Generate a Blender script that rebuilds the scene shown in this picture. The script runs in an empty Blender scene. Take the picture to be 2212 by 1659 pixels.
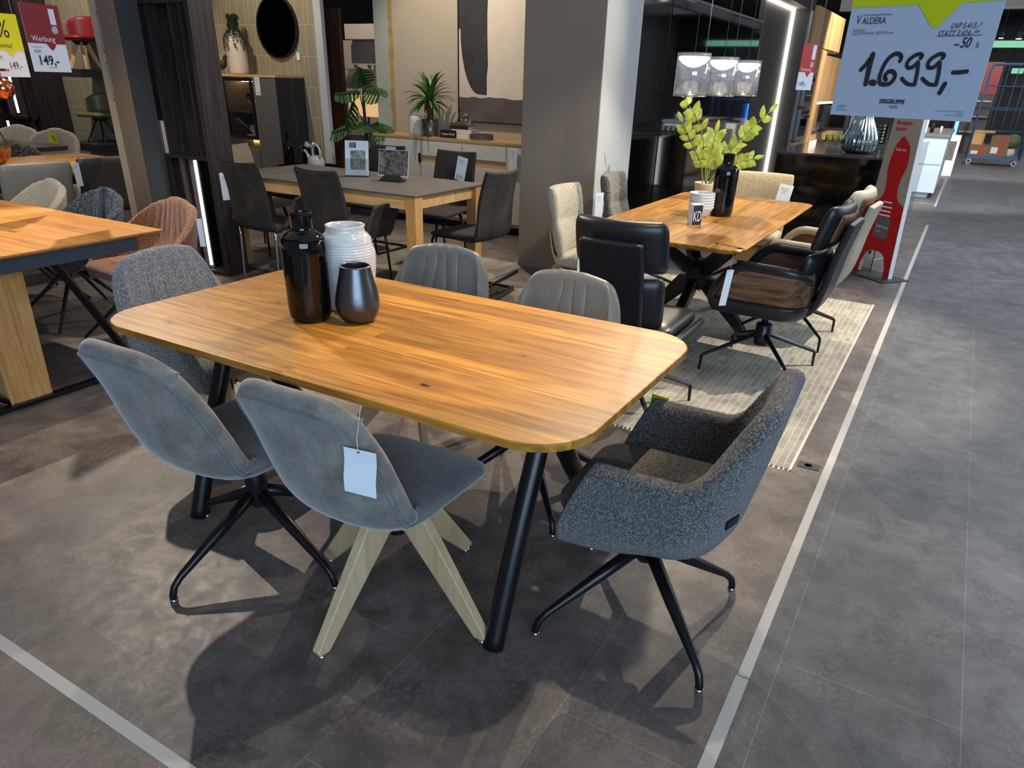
import bpy, bmesh, math, random
from mathutils import Vector, Matrix
from math import sin, cos, pi, radians as rad, sqrt, atan2, floor

random.seed(7)
S = bpy.context.scene
C = S.collection

# ------------------------------------------------------------------ camera
F_PX, YAW, PITCH, ROLL, PP_Y = 1541.1, 0.5204, 0.4705, 0.0296, 126.5
CAM = Vector((1.4998, -1.7934, 1.5149))
fw0, rt0, up0 = Vector((0, 1, 0)), Vector((1, 0, 0)), Vector((0, 0, 1))
fw = fw0 * cos(PITCH) - up0 * sin(PITCH)
up_ = up0 * cos(PITCH) + fw0 * sin(PITCH)
rt = rt0 * cos(ROLL) + up_ * sin(ROLL)
up2 = up_ * cos(ROLL) - rt0 * sin(ROLL)
RZ = Matrix.Rotation(YAW, 3, 'Z')
m3 = Matrix((RZ @ rt, RZ @ up2, -(RZ @ fw))).transposed()
cam_d = bpy.data.cameras.new('camera')
cam_d.sensor_width = 36
cam_d.lens = F_PX / 2212 * 36
cam_d.shift_y = PP_Y / 2212
cam_d.clip_end = 100
cam = bpy.data.objects.new('camera', cam_d)
cam.matrix_world = Matrix.Translation(CAM) @ m3.to_4x4()
C.objects.link(cam)
S.camera = cam

# ------------------------------------------------------------------ world, exposure
S.view_settings.view_transform = 'Standard'
S.view_settings.look = 'None'
S.view_settings.gamma = 1
S.view_settings.use_curve_mapping = False
S.view_settings.exposure = 0.0
W = bpy.data.worlds.new('world')
S.world = W
W.use_nodes = True
W.node_tree.nodes['Background'].inputs[0].default_value = (0.55, 0.65, 0.8, 1)
W.node_tree.nodes['Background'].inputs[1].default_value = 0.25

# ------------------------------------------------------------------ lights
def spot(name, loc, target, watts, size=60, blend=.25, col=(1, .87, .70), soft=.022):
    d = bpy.data.lights.new(name, 'SPOT')
    d.energy = watts; d.spot_size = rad(size); d.spot_blend = blend
    d.color = col; d.shadow_soft_size = soft
    o = bpy.data.objects.new(name, d); C.objects.link(o)
    o.location = loc
    o.rotation_euler = (Vector(target) - Vector(loc)).to_track_quat('-Z', 'Y').to_euler()
    return o
def area(name, loc, target, sx, sy, watts, col):
    d = bpy.data.lights.new(name, 'AREA')
    d.shape = 'RECTANGLE'; d.size = sx; d.size_y = sy; d.energy = watts; d.color = col
    o = bpy.data.objects.new(name, d); C.objects.link(o)
    o.location = loc
    o.rotation_euler = (Vector(target) - Vector(loc)).to_track_quat('-Z', 'Y').to_euler()
    return o
WARM = (1, .84, .62)
NEUT = (1, .87, .72)
spot('track_spot_a', (1.12, .39, 3.2), (.36, .16, .76), 210, 29, .35, (1, .70, .36))
spot('track_spot_b', (1.12, .39, 3.2), (.45, .05, .4), 100, 72, .3, WARM)
spot('track_spot_c', (-.34, 2.5, 3.2), (.2, -.1, .4), 180, 75, .5, NEUT)
spot('track_spot_d', (-3.7, 1.27, 3.2), (-.7, -.4, 0), 430, 66, .3, NEUT)
spot('track_spot_e', (1.9, 3.1, 3.3), (.3, 3.0, .5), 470, 70, .3, NEUT)
spot('track_spot_f', (-.6, 5.0, 3.3), (.4, 2.6, .3), 420, 70, .4, WARM)
spot('track_spot_g', (-2.3, 4.4, 3.3), (-2.9, 2.6, .4), 280, 75, .4, NEUT)
spot('track_spot_h', (-4.3, 2.2, 3.3), (-2.8, .6, .5), 240, 70, .4, WARM)
spot('track_spot_i', (-2.6, -.4, 3.3), (-3.0, .5, .7), 180, 80, .4, WARM)
spot('track_spot_j', (-6.0, 3.9, 3.2), (-6.3, 5.3, 1.5), 120, 80, .5, WARM)
spot('track_spot_k', (-3.4, 4.2, 3.2), (-3.4, 5.4, 1.3), 130, 90, .5, NEUT)
spot('track_spot_l', (-5.0, 2.0, 3.3), (-5.6, 1.8, .8), 180, 80, .4, NEUT)
spot('track_spot_m', (-8.0, 3.1, 3.2), (-8.6, 4.4, 1.2), 150, 95, .5, NEUT)
spot('track_spot_n', (.6, 11.2, 3.3), (-.9, 13.0, 1.4), 700, 85, .5, NEUT)
spot('track_spot_o', (1.8, 14.0, 3.6), (1.4, 19.0, .5), 900, 80, .5, NEUT)
spot('track_spot_p', (-.3, 7.4, 3.6), (-3.5, 6.9, .9), 60, 70, .5, NEUT)
spot('track_spot_q', (-6.4, 6.4, 3.4), (-6.7, 7.9, 1.3), 110, 90, .5, NEUT)
spot('kitchen_block_fill', (2.4, 9.0, 3.6), (1.0, 12.5, .6), 1000, 60, .5, (.9, .96, 1))  # unseen lamp added to brighten the white kitchen block
area('window_daylight', (5.0, -5.0, 2.4), (.3, 1.5, .6), 5.5, 3.0, 430, (.52, .74, 1))
area('aisle_fill', (3.6, 7.0, 4.1), (2.2, 7.0, 0), 2.6, 18.0, 820, (.80, .88, 1))  # overhead area lamp added to brighten the aisle, not a window
area('far_store_fill', (2.0, 24, 4.1), (2.0, 24, 0), 12, 15, 480, (.85, .92, 1))  # added above the far store so the mirrors have something lit to reflect
area('kitchen_side_fill', (5.2, 7.0, 3.8), (6.4, 7.0, .5), 2.0, 9.0, 260, (.85, .93, 1))  # added to light the unseen kitchens opposite for the mirror wall
area('ceiling_bounce', (-1.5, 2.5, 3.9), (-1.5, 2.5, 0), 9.0, 9.0, 75, (.85, .9, 1))

# ------------------------------------------------------------------ materials
MATS = {}
def nodes_of(name, color, rough=.5, metal=0.):
    m = bpy.data.materials.new(name); m.use_nodes = True
    nt = m.node_tree; b = nt.nodes['Principled BSDF']
    b.inputs['Base Color'].default_value = (*color, 1)
    b.inputs['Roughness'].default_value = rough
    b.inputs['Metallic'].default_value = metal
    MATS[name] = m
    return m, nt, b
def srgb(r, g, b):
    f = lambda c: (c / 255 / 12.92) if c <= 10 else ((c / 255 + .055) / 1.055) ** 2.4
    return (f(r), f(g), f(b))
def N(nt, t, **kw):
    n = nt.nodes.new(t)
    for k, v in kw.items():
        if k in n.inputs: n.inputs[k].default_value = v
        else: setattr(n, k, v)
    return n
def ramp(nt, stops):
    r = nt.nodes.new('ShaderNodeValToRGB')
    e = r.color_ramp.elements
    while len(e) < len(stops): e.new(.5)
    for el, (p, c) in zip(e, stops):
        el.position = p; el.color = (*c, 1) if len(c) == 3 else c
    return r
def coord(nt, scale=(1, 1, 1), rot=(0, 0, 0), loc=(0, 0, 0)):
    tc = nt.nodes.new('ShaderNodeTexCoord')
    mp = nt.nodes.new('ShaderNodeMapping')
    mp.inputs['Scale'].default_value = scale; mp.inputs['Rotation'].default_value = rot; mp.inputs['Location'].default_value = loc
    nt.links.new(tc.outputs['Object'], mp.inputs['Vector'])
    return mp
def bump(nt, b, src, strength=.3, dist=.01):
    bp = nt.nodes.new('ShaderNodeBump')
    bp.inputs['Strength'].default_value = strength; bp.inputs['Distance'].default_value = dist
    nt.links.new(src, bp.inputs['Height']); nt.links.new(bp.outputs[0], b.inputs['Normal'])
def mixc(nt, fac, a, bcol, mode='MIX'):
    mx = nt.nodes.new('ShaderNodeMix'); mx.data_type = 'RGBA'; mx.blend_type = mode
    for sock, v in ((0, fac), (6, a), (7, bcol)):
        if isinstance(v, (int, float)): mx.inputs[sock].default_value = v
        elif isinstance(v, tuple): mx.inputs[sock].default_value = (*v, 1) if len(v) == 3 else v
        else: nt.links.new(v, mx.inputs[sock])
    return mx.outputs[2]
def plain(name, color, rough=.5, metal=0., var=0., scale=6., bmp=0., bscale=200., spec=None, coat=0.):
    m, nt, b = nodes_of(name, color, rough, metal)
    mp = coord(nt)
    if var > 0 or True:
        n = N(nt, 'ShaderNodeTexNoise', Scale=scale, Detail=4.)
        nt.links.new(mp.outputs[0], n.inputs['Vector'])
        lo = tuple(c * (1 - max(var, .02)) for c in color); hi = tuple(min(1, c * (1 + max(var, .02))) for c in color)
        r = ramp(nt, [(.3, lo), (.7, hi)])
        nt.links.new(n.outputs[0], r.inputs[0]); nt.links.new(r.outputs[0], b.inputs['Base Color'])
    if bmp > 0:
        n2 = N(nt, 'ShaderNodeTexNoise', Scale=bscale, Detail=2.)
        nt.links.new(mp.outputs[0], n2.inputs['Vector']); bump(nt, b, n2.outputs[0], bmp, .002)
    if spec is not None: b.inputs['Specular IOR Level'].default_value = spec
    if coat: b.inputs['Coat Weight'].default_value = coat; b.inputs['Coat Roughness'].default_value = .05
    return m
def emis(name, color, strength):
    m, nt, b = nodes_of(name, (0, 0, 0), .5)
    b.inputs['Emission Color'].default_value = (*color, 1); b.inputs['Emission Strength'].default_value = strength
    return m
def glass(name, color=(1, 1, 1), rough=.0, ior=1.45):
    m, nt, b = nodes_of(name, color, rough)
    b.inputs['Transmission Weight'].default_value = 1; b.inputs['IOR'].default_value = ior
    return m
def boucle(name, dark, mid, light, scale=260., bmp=.9):
    m, nt, b = nodes_of(name, mid, .95)
    mp = coord(nt)
    v = N(nt, 'ShaderNodeTexVoronoi', Scale=scale); nt.links.new(mp.outputs[0], v.inputs['Vector'])
    n = N(nt, 'ShaderNodeTexNoise', Scale=scale * .55, Detail=3.); nt.links.new(mp.outputs[0], n.inputs['Vector'])
    r = ramp(nt, [(.36, dark), (.5, mid), (.64, light)])
    nt.links.new(n.outputs[0], r.inputs[0])
    col = mixc(nt, v.outputs['Distance'], r.outputs[0], dark)
    nt.links.new(col, b.inputs['Base Color'])
    bump(nt, b, v.outputs['Distance'], bmp, -.004)
    b.inputs['Specular IOR Level'].default_value = .2
    b.inputs['Sheen Weight'].default_value = .25
    return m
def velvet(name, dark, light, scale=9.):
    m, nt, b = nodes_of(name, light, .9)
    mp = coord(nt)
    n = N(nt, 'ShaderNodeTexNoise', Scale=scale, Detail=8., Roughness=.7); nt.links.new(mp.outputs[0], n.inputs['Vector'])
    mp2 = coord(nt, (1, 1, .35), (.4, .5, 0))
    n2 = N(nt, 'ShaderNodeTexNoise', Scale=140., Detail=3.); nt.links.new(mp2.outputs[0], n2.inputs['Vector'])
    r = ramp(nt, [(.32, dark), (.68, light)]); nt.links.new(n.outputs[0], r.inputs[0])
    c = mixc(nt, .35, r.outputs[0], n2.outputs['Color'], 'SOFT_LIGHT')
    nt.links.new(c, b.inputs['Base Color'])
    bump(nt, b, n2.outputs[0], .35, .002)
    b.inputs['Sheen Weight'].default_value = .5; b.inputs['Sheen Roughness'].default_value = .4
    b.inputs['Specular IOR Level'].default_value = .2
    return m
def wood(name, lo, mid, hi, plank=.11, length=.9, axis='x', rough=.38, knots=(), seam=.004, seamcol=None, grain=1., coat=.0):
    """planks run along the axis; per-plank tone, stretched grain, cathedral figure, knots"""
    m, nt, b = nodes_of(name, mid, rough)
    rot = (0, 0, 0) if axis == 'x' else ((0, 0, pi / 2) if axis == 'y' else (0, pi / 2, 0))
    mp = coord(nt, (1, 1, 1), rot)
    br = N(nt, 'ShaderNodeTexBrick', Scale=1., offset=.37, offset_frequency=2, squash=1.)
    br.inputs['Brick Width'].default_value = length; br.inputs['Row Height'].default_value = plank
    br.inputs['Mortar Size'].default_value = seam * .25; br.inputs['Mortar Smooth'].default_value = .2
    br.inputs['Color1'].default_value = (0, 0, 0, 1); br.inputs['Color2'].default_value = (1, 1, 1, 1)
    br.inputs['Mortar'].default_value = (.35, .35, .35, 1)
    nt.links.new(mp.outputs[0], br.inputs['Vector'])
    # grain coordinates shifted per plank
    sc = nt.nodes.new('ShaderNodeVectorMath'); sc.operation = 'MULTIPLY_ADD'
    nt.links.new(br.outputs['Color'], sc.inputs[0]); sc.inputs[1].default_value = (3.1, 5.3, 2.7)
    nt.links.new(mp.outputs[0], sc.inputs[2])
    g = nt.nodes.new('ShaderNodeMapping'); g.inputs['Scale'].default_value = (2.2, 42, 42)
    nt.links.new(sc.outputs[0], g.inputs['Vector'])
    n = N(nt, 'ShaderNodeTexNoise', Scale=1., Detail=6., Roughness=.65, Distortion=.5); nt.links.new(g.outputs[0], n.inputs['Vector'])
    g2 = nt.nodes.new('ShaderNodeMapping'); g2.inputs['Scale'].default_value = (.9, 9, 9)
    nt.links.new(sc.outputs[0], g2.inputs['Vector'])
    n2 = N(nt, 'ShaderNodeTexNoise', Scale=1.2, Detail=2., Distortion=1.0); nt.links.new(g2.outputs[0], n2.inputs['Vector'])
    w = N(nt, 'ShaderNodeMath', operation='MULTIPLY'); nt.links.new(n2.outputs[0], w.inputs[0]); w.inputs[1].default_value = 26.
    s = N(nt, 'ShaderNodeMath', operation='SINE'); nt.links.new(w.outputs[0], s.inputs[0])
    a = N(nt, 'ShaderNodeMath', operation='MULTIPLY_ADD'); nt.links.new(s.outputs[0], a.inputs[0]); a.inputs[1].default_value = .07 * grain; nt.links.new(n.outputs[0], a.inputs[2])
    r = ramp(nt, [(.28, lo), (.5, mid), (.72, hi)]); nt.links.new(a.outputs[0], r.inputs[0])
    tone = ramp(nt, [(0, (.70, .66, .60)), (.5, (.95, .94, .92)), (1, (1.16, 1.13, 1.08))])
    nt.links.new(br.outputs['Color'], tone.inputs[0])
    col = mixc(nt, 1., r.outputs[0], tone.outputs[0], 'MULTIPLY')
    for kx, ky, kr, dk in knots:
        sb = nt.nodes.new('ShaderNodeVectorMath'); sb.operation = 'SUBTRACT'
        tcn = [q for q in nt.nodes if q.type == 'TEX_COORD'][0]
        nt.links.new(tcn.outputs['Object'], sb.inputs[0]); sb.inputs[1].default_value = (kx, ky, .01)
        ml = nt.nodes.new('ShaderNodeVectorMath'); ml.operation = 'MULTIPLY'
        nt.links.new(sb.outputs[0], ml.inputs[0]); ml.inputs[1].default_value = (1, 2.1, 0)
        ad = nt.nodes.new('ShaderNodeVectorMath'); ad.operation = 'MULTIPLY_ADD'
        nk = N(nt, 'ShaderNodeTexNoise', Scale=55., Detail=2.); nt.links.new(tcn.outputs['Object'], nk.inputs['Vector'])
        nt.links.new(nk.outputs['Color'], ad.inputs[0]); ad.inputs[1].default_value = (kr, kr, 0); nt.links.new(ml.outputs[0], ad.inputs[2])
        ln = nt.nodes.new('ShaderNodeVectorMath'); ln.operation = 'LENGTH'; nt.links.new(ad.outputs[0], ln.inputs[0])
        for rr, amt, cc in ((kr * 4.5, .5, lo), (kr * 1.1, dk, (.012, .008, .006))):
            mr = N(nt, 'ShaderNodeMapRange'); nt.links.new(ln.outputs['Value'], mr.inputs[0])
            mr.inputs[1].default_value = rr * .35; mr.inputs[2].default_value = rr; mr.inputs[3].default_value = amt; mr.inputs[4].default_value = 0
            col = mixc(nt, mr.outputs[0], col, cc)
    nt.links.new(col, b.inputs['Base Color'])
    b.inputs['Specular IOR Level'].default_value = .28
    bump(nt, b, n.outputs[0], .08, .002)
    if coat: b.inputs['Coat Weight'].default_value = coat
    return m
def bricks(name, base, joint, bw, rh, mort, rough=.6, offset=.5, freq=2, rot=(0, 0, 0), loc=(0, 0, 0), var=.15, nscale=3., squash=1., sqf=2, bmp=.15, detail=5., tonevar=.1, scr=False, spec=.5):
    m, nt, b = nodes_of(name, base, rough)
    mp = coord(nt, (1, 1, 1), rot, loc)
    br = N(nt, 'ShaderNodeTexBrick', Scale=1., offset=offset, offset_frequency=freq, squash=squash, squash_frequency=sqf)
    br.inputs['Brick Width'].default_value = bw; br.inputs['Row Height'].default_value = rh
    br.inputs['Mortar Size'].default_value = mort; br.inputs['Mortar Smooth'].default_value = .1
    t1 = tuple(c * (1 - tonevar) for c in base); t2 = tuple(c * (1 + tonevar) for c in base)
    br.inputs['Color1'].default_value = (*t1, 1); br.inputs['Color2'].default_value = (*t2, 1)
    br.inputs['Mortar'].default_value = (*joint, 1)
    nt.links.new(mp.outputs[0], br.inputs['Vector'])
    n = N(nt, 'ShaderNodeTexNoise', Scale=nscale, Detail=detail, Roughness=.62); nt.links.new(mp.outputs[0], n.inputs['Vector'])
    r = ramp(nt, [(.3, (1 - var,) * 3), (.7, (1 + var,) * 3)]); nt.links.new(n.outputs[0], r.inputs[0])
    col = mixc(nt, 1., br.outputs['Color'], r.outputs[0], 'MULTIPLY')
    if scr:
        n3 = N(nt, 'ShaderNodeTexNoise', Scale=14., Detail=9., Roughness=.75, Distortion=.6); nt.links.new(mp.outputs[0], n3.inputs['Vector'])
        r3 = ramp(nt, [(.56, (0, 0, 0)), (.74, (1, 1, 1))]); nt.links.new(n3.outputs[0], r3.inputs[0])
        n5 = N(nt, 'ShaderNodeTexNoise', Scale=6.5, Detail=7., Roughness=.7, Distortion=.3); nt.links.new(mp.outputs[0], n5.inputs['Vector'])
        r5 = ramp(nt, [(.38, (.66,) * 3), (.62, (1.26,) * 3)]); nt.links.new(n5.outputs[0], r5.inputs[0])
        col = mixc(nt, 1., col, r5.outputs[0], 'MULTIPLY')
        # fine scuffs gathered in patches
        n6 = N(nt, 'ShaderNodeTexNoise', Scale=60., Detail=10., Roughness=.8, Distortion=.4); nt.links.new(mp.outputs[0], n6.inputs['Vector'])
        n7 = N(nt, 'ShaderNodeTexNoise', Scale=3.1, Detail=3., Roughness=.6); nt.links.new(mp.outputs[0], n7.inputs['Vector'])
        r6 = ramp(nt, [(.49, (0, 0, 0)), (.58, (1, 1, 1))]); nt.links.new(n6.outputs[0], r6.inputs[0])
        r7 = ramp(nt, [(.46, (.18,) * 3), (.60, (1, 1, 1))]); nt.links.new(n7.outputs[0], r7.inputs[0])
        f6 = mixc(nt, 1., r6.outputs[0], r7.outputs[0], 'MULTIPLY')
        f7 = N(nt, 'ShaderNodeMath', operation='MULTIPLY'); nt.links.new(f6, f7.inputs[0]); f7.inputs[1].default_value = .36
        col = mixc(nt, f7.outputs[0], col, tuple(min(1, c * 2.4) for c in base))
        f = N(nt, 'ShaderNodeMath', operation='MULTIPLY'); nt.links.new(r3.outputs[0], f.inputs[0]); f.inputs[1].default_value = .26
        col = mixc(nt, f.outputs[0], col, tuple(min(1, c * 2.6) for c in base))
        n4 = N(nt, 'ShaderNodeTexNoise', Scale=420., Detail=2.); nt.links.new(mp.outputs[0], n4.inputs['Vector'])
        r4 = ramp(nt, [(.32, (.68,) * 3), (.68, (1.34,) * 3)]); nt.links.new(n4.outputs[0], r4.inputs[0])
        col = mixc(nt, 1., col, r4.outputs[0], 'MULTIPLY')
        rr = ramp(nt, [(.3, (rough - .06,) * 3), (.7, (rough + .14,) * 3)]); nt.links.new(n3.outputs[0], rr.inputs[0]); nt.links.new(rr.outputs[0], b.inputs['Roughness'])
    nt.links.new(col, b.inputs['Base Color'])
    b.inputs['Specular IOR Level'].default_value = spec
    if bmp: bump(nt, b, br.outputs['Fac'], bmp, -.003)
    return m

OAK = [srgb(122, 80, 30), srgb(166, 116, 48), srgb(194, 144, 68)]
oak_knots = [(-.64, -.375, .013, 1.), (-.396, -.293, .010, 1.), (.396, -.334, .024, 1.), (.497, .024, .009, 1.), (-.52, .0, .022, .6), (.396, .112, .006, .9), (.83, .12, .010, .8), (-.17, .05, .010, .5)]
M = {}
M['oak_top'] = wood('oak_top', *OAK, plank=.105, length=1.9, knots=oak_knots, rough=.42)
M['oak_top2'] = wood('oak_top2', *OAK, plank=.13, length=1.3, axis='y', rough=.35)
M['oak_top4'] = wood('oak_top4', srgb(165, 108, 52), srgb(196, 138, 74), srgb(214, 160, 92), plank=.3, length=3, rough=.4, grain=.6)
M['oak_top5'] = wood('oak_top5', srgb(160, 105, 60), srgb(196, 145, 88), srgb(220, 175, 120), plank=.09, length=1.1, axis='y', rough=.4)
M['oak_z'] = wood('oak_z', srgb(180, 130, 75), srgb(205, 158, 98), srgb(222, 180, 122), plank=.4, length=3, axis='z', rough=.45, grain=.8)
M['beech'] = wood('beech', srgb(206, 176, 138), srgb(218, 190, 154), srgb(228, 202, 170), plank=.5, length=3, axis='z', rough=.45, grain=.35)
M['oak_light'] = wood('oak_light', srgb(196, 150, 95), srgb(214, 172, 116), srgb(228, 190, 138), plank=.5, length=4, axis='x', rough=.45, grain=.4)
M['oak_cab'] = wood('oak_cab', srgb(150, 118, 82), srgb(196, 156, 108), srgb(214, 176, 128), plank=.2, length=3, axis='z', rough=.5, grain=.6)
M['walnut'] = wood('walnut', srgb(70, 48, 34), srgb(112, 82, 60), srgb(140, 108, 82), plank=.5, length=3, axis='x', rough=.4, grain=1.4)
M['dark_walnut'] = wood('dark_walnut', srgb(30, 24, 24), srgb(48, 41, 41), srgb(64, 57, 57), plank=.5, length=4, axis='z', rough=.5, grain=.5)
M['brown_door'] = wood('brown_door', srgb(52, 34, 26), srgb(84, 58, 44), srgb(106, 76, 58), plank=.5, length=4, axis='z', rough=.5, grain=.5)
M['acacia'] = wood('acacia', srgb(110, 55, 20), srgb(170, 95, 40), srgb(200, 125, 60), plank=.5, length=3, rough=.3, grain=1.6)
M['black_metal'] = plain('black_metal', srgb(22, 22, 24), .32, .3, bmp=.05, bscale=400)
M['black_matte'] = plain('black_matte', srgb(20, 20, 22), .55)
M['gloss_black'] = plain('gloss_black', srgb(6, 6, 8), .03)
M['gunmetal'] = plain('gunmetal', srgb(92, 92, 98), .3, .9, var=.1, scale=80)
M['white_glaze'] = plain('white_glaze', srgb(206, 206, 204), .18, bmp=.15, bscale=60, var=.04, scale=40)
M['chrome'] = plain('chrome', srgb(200, 200, 205), .15, 1.)
M['steel_grey'] = plain('steel_grey', srgb(150, 150, 152), .35, .8)
M['white'] = plain('white', srgb(228, 230, 232), .5)
M['paper'] = plain('paper', srgb(225, 230, 236), .5)
M['ink'] = plain('ink', srgb(22, 22, 34), .6)
M['grey_ink'] = plain('grey_ink', srgb(95, 98, 105), .6)
M['green_print'] = plain('green_print', srgb(176, 186, 10), .35)
M['yellow_print'] = plain('yellow_print', srgb(222, 215, 20), .4)
M['red_print'] = plain('red_print', srgb(140, 14, 34), .35)
M['bright_red'] = plain('bright_red', srgb(190, 24, 26), .35)
M['velvet'] = velvet('velvet', srgb(98, 94, 88), srgb(142, 137, 129), 9.)
M['velvet_seat'] = velvet('velvet_seat', srgb(90, 90, 90), srgb(114, 114, 113), 5.)
M['boucle_grey'] = boucle('boucle_grey', srgb(58, 56, 54), srgb(112, 110, 107), srgb(168, 166, 163), 330)
M['boucle_light'] = boucle('boucle_light', srgb(96, 95, 95), srgb(150, 149, 149), srgb(204, 203, 202), 300)
M['boucle_cream'] = boucle('boucle_cream', srgb(170, 160, 138), srgb(206, 197, 176), srgb(226, 218, 200), 150)
M['boucle_taupe'] = boucle('boucle_taupe', srgb(80, 76, 70), srgb(138, 132, 122), srgb(180, 174, 160), 150)
M['boucle_sand'] = boucle('boucle_sand', srgb(170, 152, 118), srgb(204, 186, 152), srgb(222, 208, 178), 180)
M['cream_knit'] = boucle('cream_knit', srgb(168, 158, 136), srgb(200, 190, 168), srgb(220, 212, 194), 180, .6)
M['blue_knit'] = boucle('blue_knit', srgb(48, 54, 62), srgb(92, 98, 106), srgb(140, 146, 150), 120, .7)
M['terracotta'] = boucle('terracotta', srgb(104, 68, 48), srgb(146, 100, 74), srgb(176, 130, 102), 200, .8)
M['beige_knit'] = boucle('beige_knit', srgb(150, 138, 120), srgb(180, 168, 150), srgb(200, 190, 174), 160, .6)
M['brown_fuzz'] = boucle('brown_fuzz', srgb(46, 38, 36), srgb(98, 86, 80), srgb(160, 148, 140), 90, 1.)
M['leather_grey'] = plain('leather_grey', srgb(108, 106, 102), .42, var=.06, scale=5, bmp=.12, bscale=300)
M['leather_taupe'] = plain('leather_taupe', srgb(134, 128, 118), .45, var=.05, scale=5, bmp=.1, bscale=300)
M['leather_black'] = plain('leather_black', srgb(26, 26, 30), .36, var=.1, scale=8, bmp=.12, bscale=350)
M['leather_dark'] = plain('leather_dark', srgb(52, 48, 46), .42, var=.1, scale=6, bmp=.1, bscale=300)
M['leather_cream'] = plain('leather_cream', srgb(176, 168, 148), .4, var=.04, scale=6, bmp=.08, bscale=300)
M['suede'] = plain('suede', srgb(45, 40, 35), .85, var=.42, scale=8, bmp=.1, bscale=300)
M['suede_beige'] = plain('suede_beige', srgb(134, 122, 106), .85, var=.14, scale=12, bmp=.1, bscale=300)
M['leather_red'] = plain('leather_red', srgb(132, 34, 42), .35)
M['leather_olive'] = plain('leather_olive', srgb(112, 104, 62), .35)
M['ceramic_top'] = plain('ceramic_top', srgb(96, 90, 86), .45, var=.22, scale=4)
M['planter_blue'] = plain('planter_blue', srgb(52, 60, 72), .5)
M['lacquer_cream'] = plain('lacquer_cream', srgb(214, 206, 190), .45)
M['lacquer_grey'] = plain('lacquer_grey', srgb(104, 98, 94), .5)
M['lacquer_dark'] = plain('lacquer_dark', srgb(44, 44, 46), .5)
M['wall_beige'] = plain('wall_beige', srgb(184, 168, 144), .85, var=.03, scale=2)
M['wall_taupe'] = plain('wall_taupe', srgb(140, 126, 112), .8, var=.04, scale=2)
M['wall_green'] = plain('wall_green', srgb(172, 172, 156), .85, var=.05, scale=3)
M['wall_pink'] = plain('wall_pink', srgb(196, 184, 172), .85, var=.03, scale=2)
M['wall_white'] = plain('wall_white', srgb(186, 190, 190), .7, var=.02)
M['wall_dark'] = plain('wall_dark', srgb(58, 54, 52), .7, var=.05)
M['wall_brown'] = plain('wall_brown', srgb(124, 108, 92), .85, var=.04)
M['wall_greydark'] = plain('wall_greydark', srgb(66, 66, 68), .8, var=.04)
M['glue'] = plain('glue', srgb(176, 140, 84), .7, var=.2, scale=15)
M['ceiling'] = plain('ceiling', srgb(112, 110, 110), .9, var=.2, scale=2)
M['beam'] = plain('beam', srgb(150, 146, 146), .7, var=.1)
M['leaf'] = plain('leaf', srgb(64, 108, 44), .4, var=.3, scale=14)
M['leaf_dark'] = plain('leaf_dark', srgb(44, 82, 36), .35, var=.3, scale=9)
M['leaf_pale'] = plain('leaf_pale', srgb(158, 172, 66), .42, var=.42, scale=22)
M['succulent'] = plain('succulent', srgb(88, 102, 60), .6, var=.25, scale=40)
M['stem'] = plain('stem', srgb(120, 130, 60), .6, var=.15, scale=20)
M['stem_dark'] = plain('stem_dark', srgb(38, 44, 34), .6, var=.2, scale=20)
M['trunk'] = plain('trunk', srgb(86, 62, 42), .8, var=.3, scale=60, bmp=.5, bscale=80)
M['soil'] = plain('soil', srgb(40, 32, 26), .95, var=.4, scale=60)
M['ribbed_pot'] = plain('ribbed_pot', srgb(206, 190, 164), .6)
M['metal_pot'] = plain('metal_pot', srgb(130, 122, 110), .35, .8, var=.1, scale=20)
M['smoke_glass'] = plain('smoke_glass', srgb(8, 7, 7), .06)
M['mirror'] = plain('mirror', srgb(150, 156, 164), .03, 1.)
M['mirror_dark'] = plain('mirror_dark', srgb(120, 118, 112), .05, 1.)
M['glass'] = glass('glass')
M['mercury'] = plain('mercury', srgb(150, 160, 165), .08, .9, var=.3, scale=12)
M['mercury'].node_tree.nodes['Principled BSDF'].inputs['Transmission Weight'].default_value = .3
M['lamp_glass'] = plain('lamp_glass', srgb(190, 200, 215), .06, .75, var=.2, scale=10)
M['lamp_glass'].node_tree.nodes['Principled BSDF'].inputs['Alpha'].default_value = .45
M['led'] = emis('led', (1, .97, .85), 9.)
M['led_warm'] = emis('led_warm', (1, .78, .45), 22.)
M['niche_glow'] = emis('niche_glow', (1, .66, .22), 1.1)
M['led_blue'] = emis('led_blue', (.02, .22, 1), 28.)
M['lamp_on'] = emis('lamp_on', (1, .93, .72), 9.)
M['shop_light'] = emis('shop_light', (.9, .97, 1), 12.)
M['screen_green'] = emis('screen_green', (.3, .8, .5), .8)
M['lamp_shade'] = emis('lamp_shade', (1, .62, .28), .75)
M['mirror_smoky'] = plain('mirror_smoky', srgb(120, 126, 134), .04, 1.)
M['wall_beige_dark'] = plain('wall_beige_dark', srgb(120, 104, 90), .7)
M['stand_beige'] = plain('stand_beige', srgb(168, 152, 138), .5)
M['bottle_glass'] = glass('bottle_glass', (.75, .9, .85))
M['cup_green'] = plain('cup_green', srgb(140, 160, 60), .4)
M['paper_sign_shaded'] = plain('paper_sign_shaded', srgb(158, 170, 188), .5)  # white paper, darkened and tinted blue to put its shade into the colour
M['copper'] = plain('copper', srgb(200, 120, 90), .15, 1.)
M['exit_green'] = emis('exit_green', (.05, .6, .3), 1.2)
M['strip'] = plain('strip', srgb(180, 176, 170), .55)
M['cardboard'] = plain('cardboard', srgb(128, 104, 76), .8, var=.06)
M['cart_blue'] = plain('cart_blue', srgb(52, 92, 140), .45)
M['kitchen_white'] = plain('kitchen_white', srgb(214, 222, 226), .35)
M['stone_top'] = plain('stone_top', srgb(70, 68, 64), .12, var=.15, scale=30)
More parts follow.
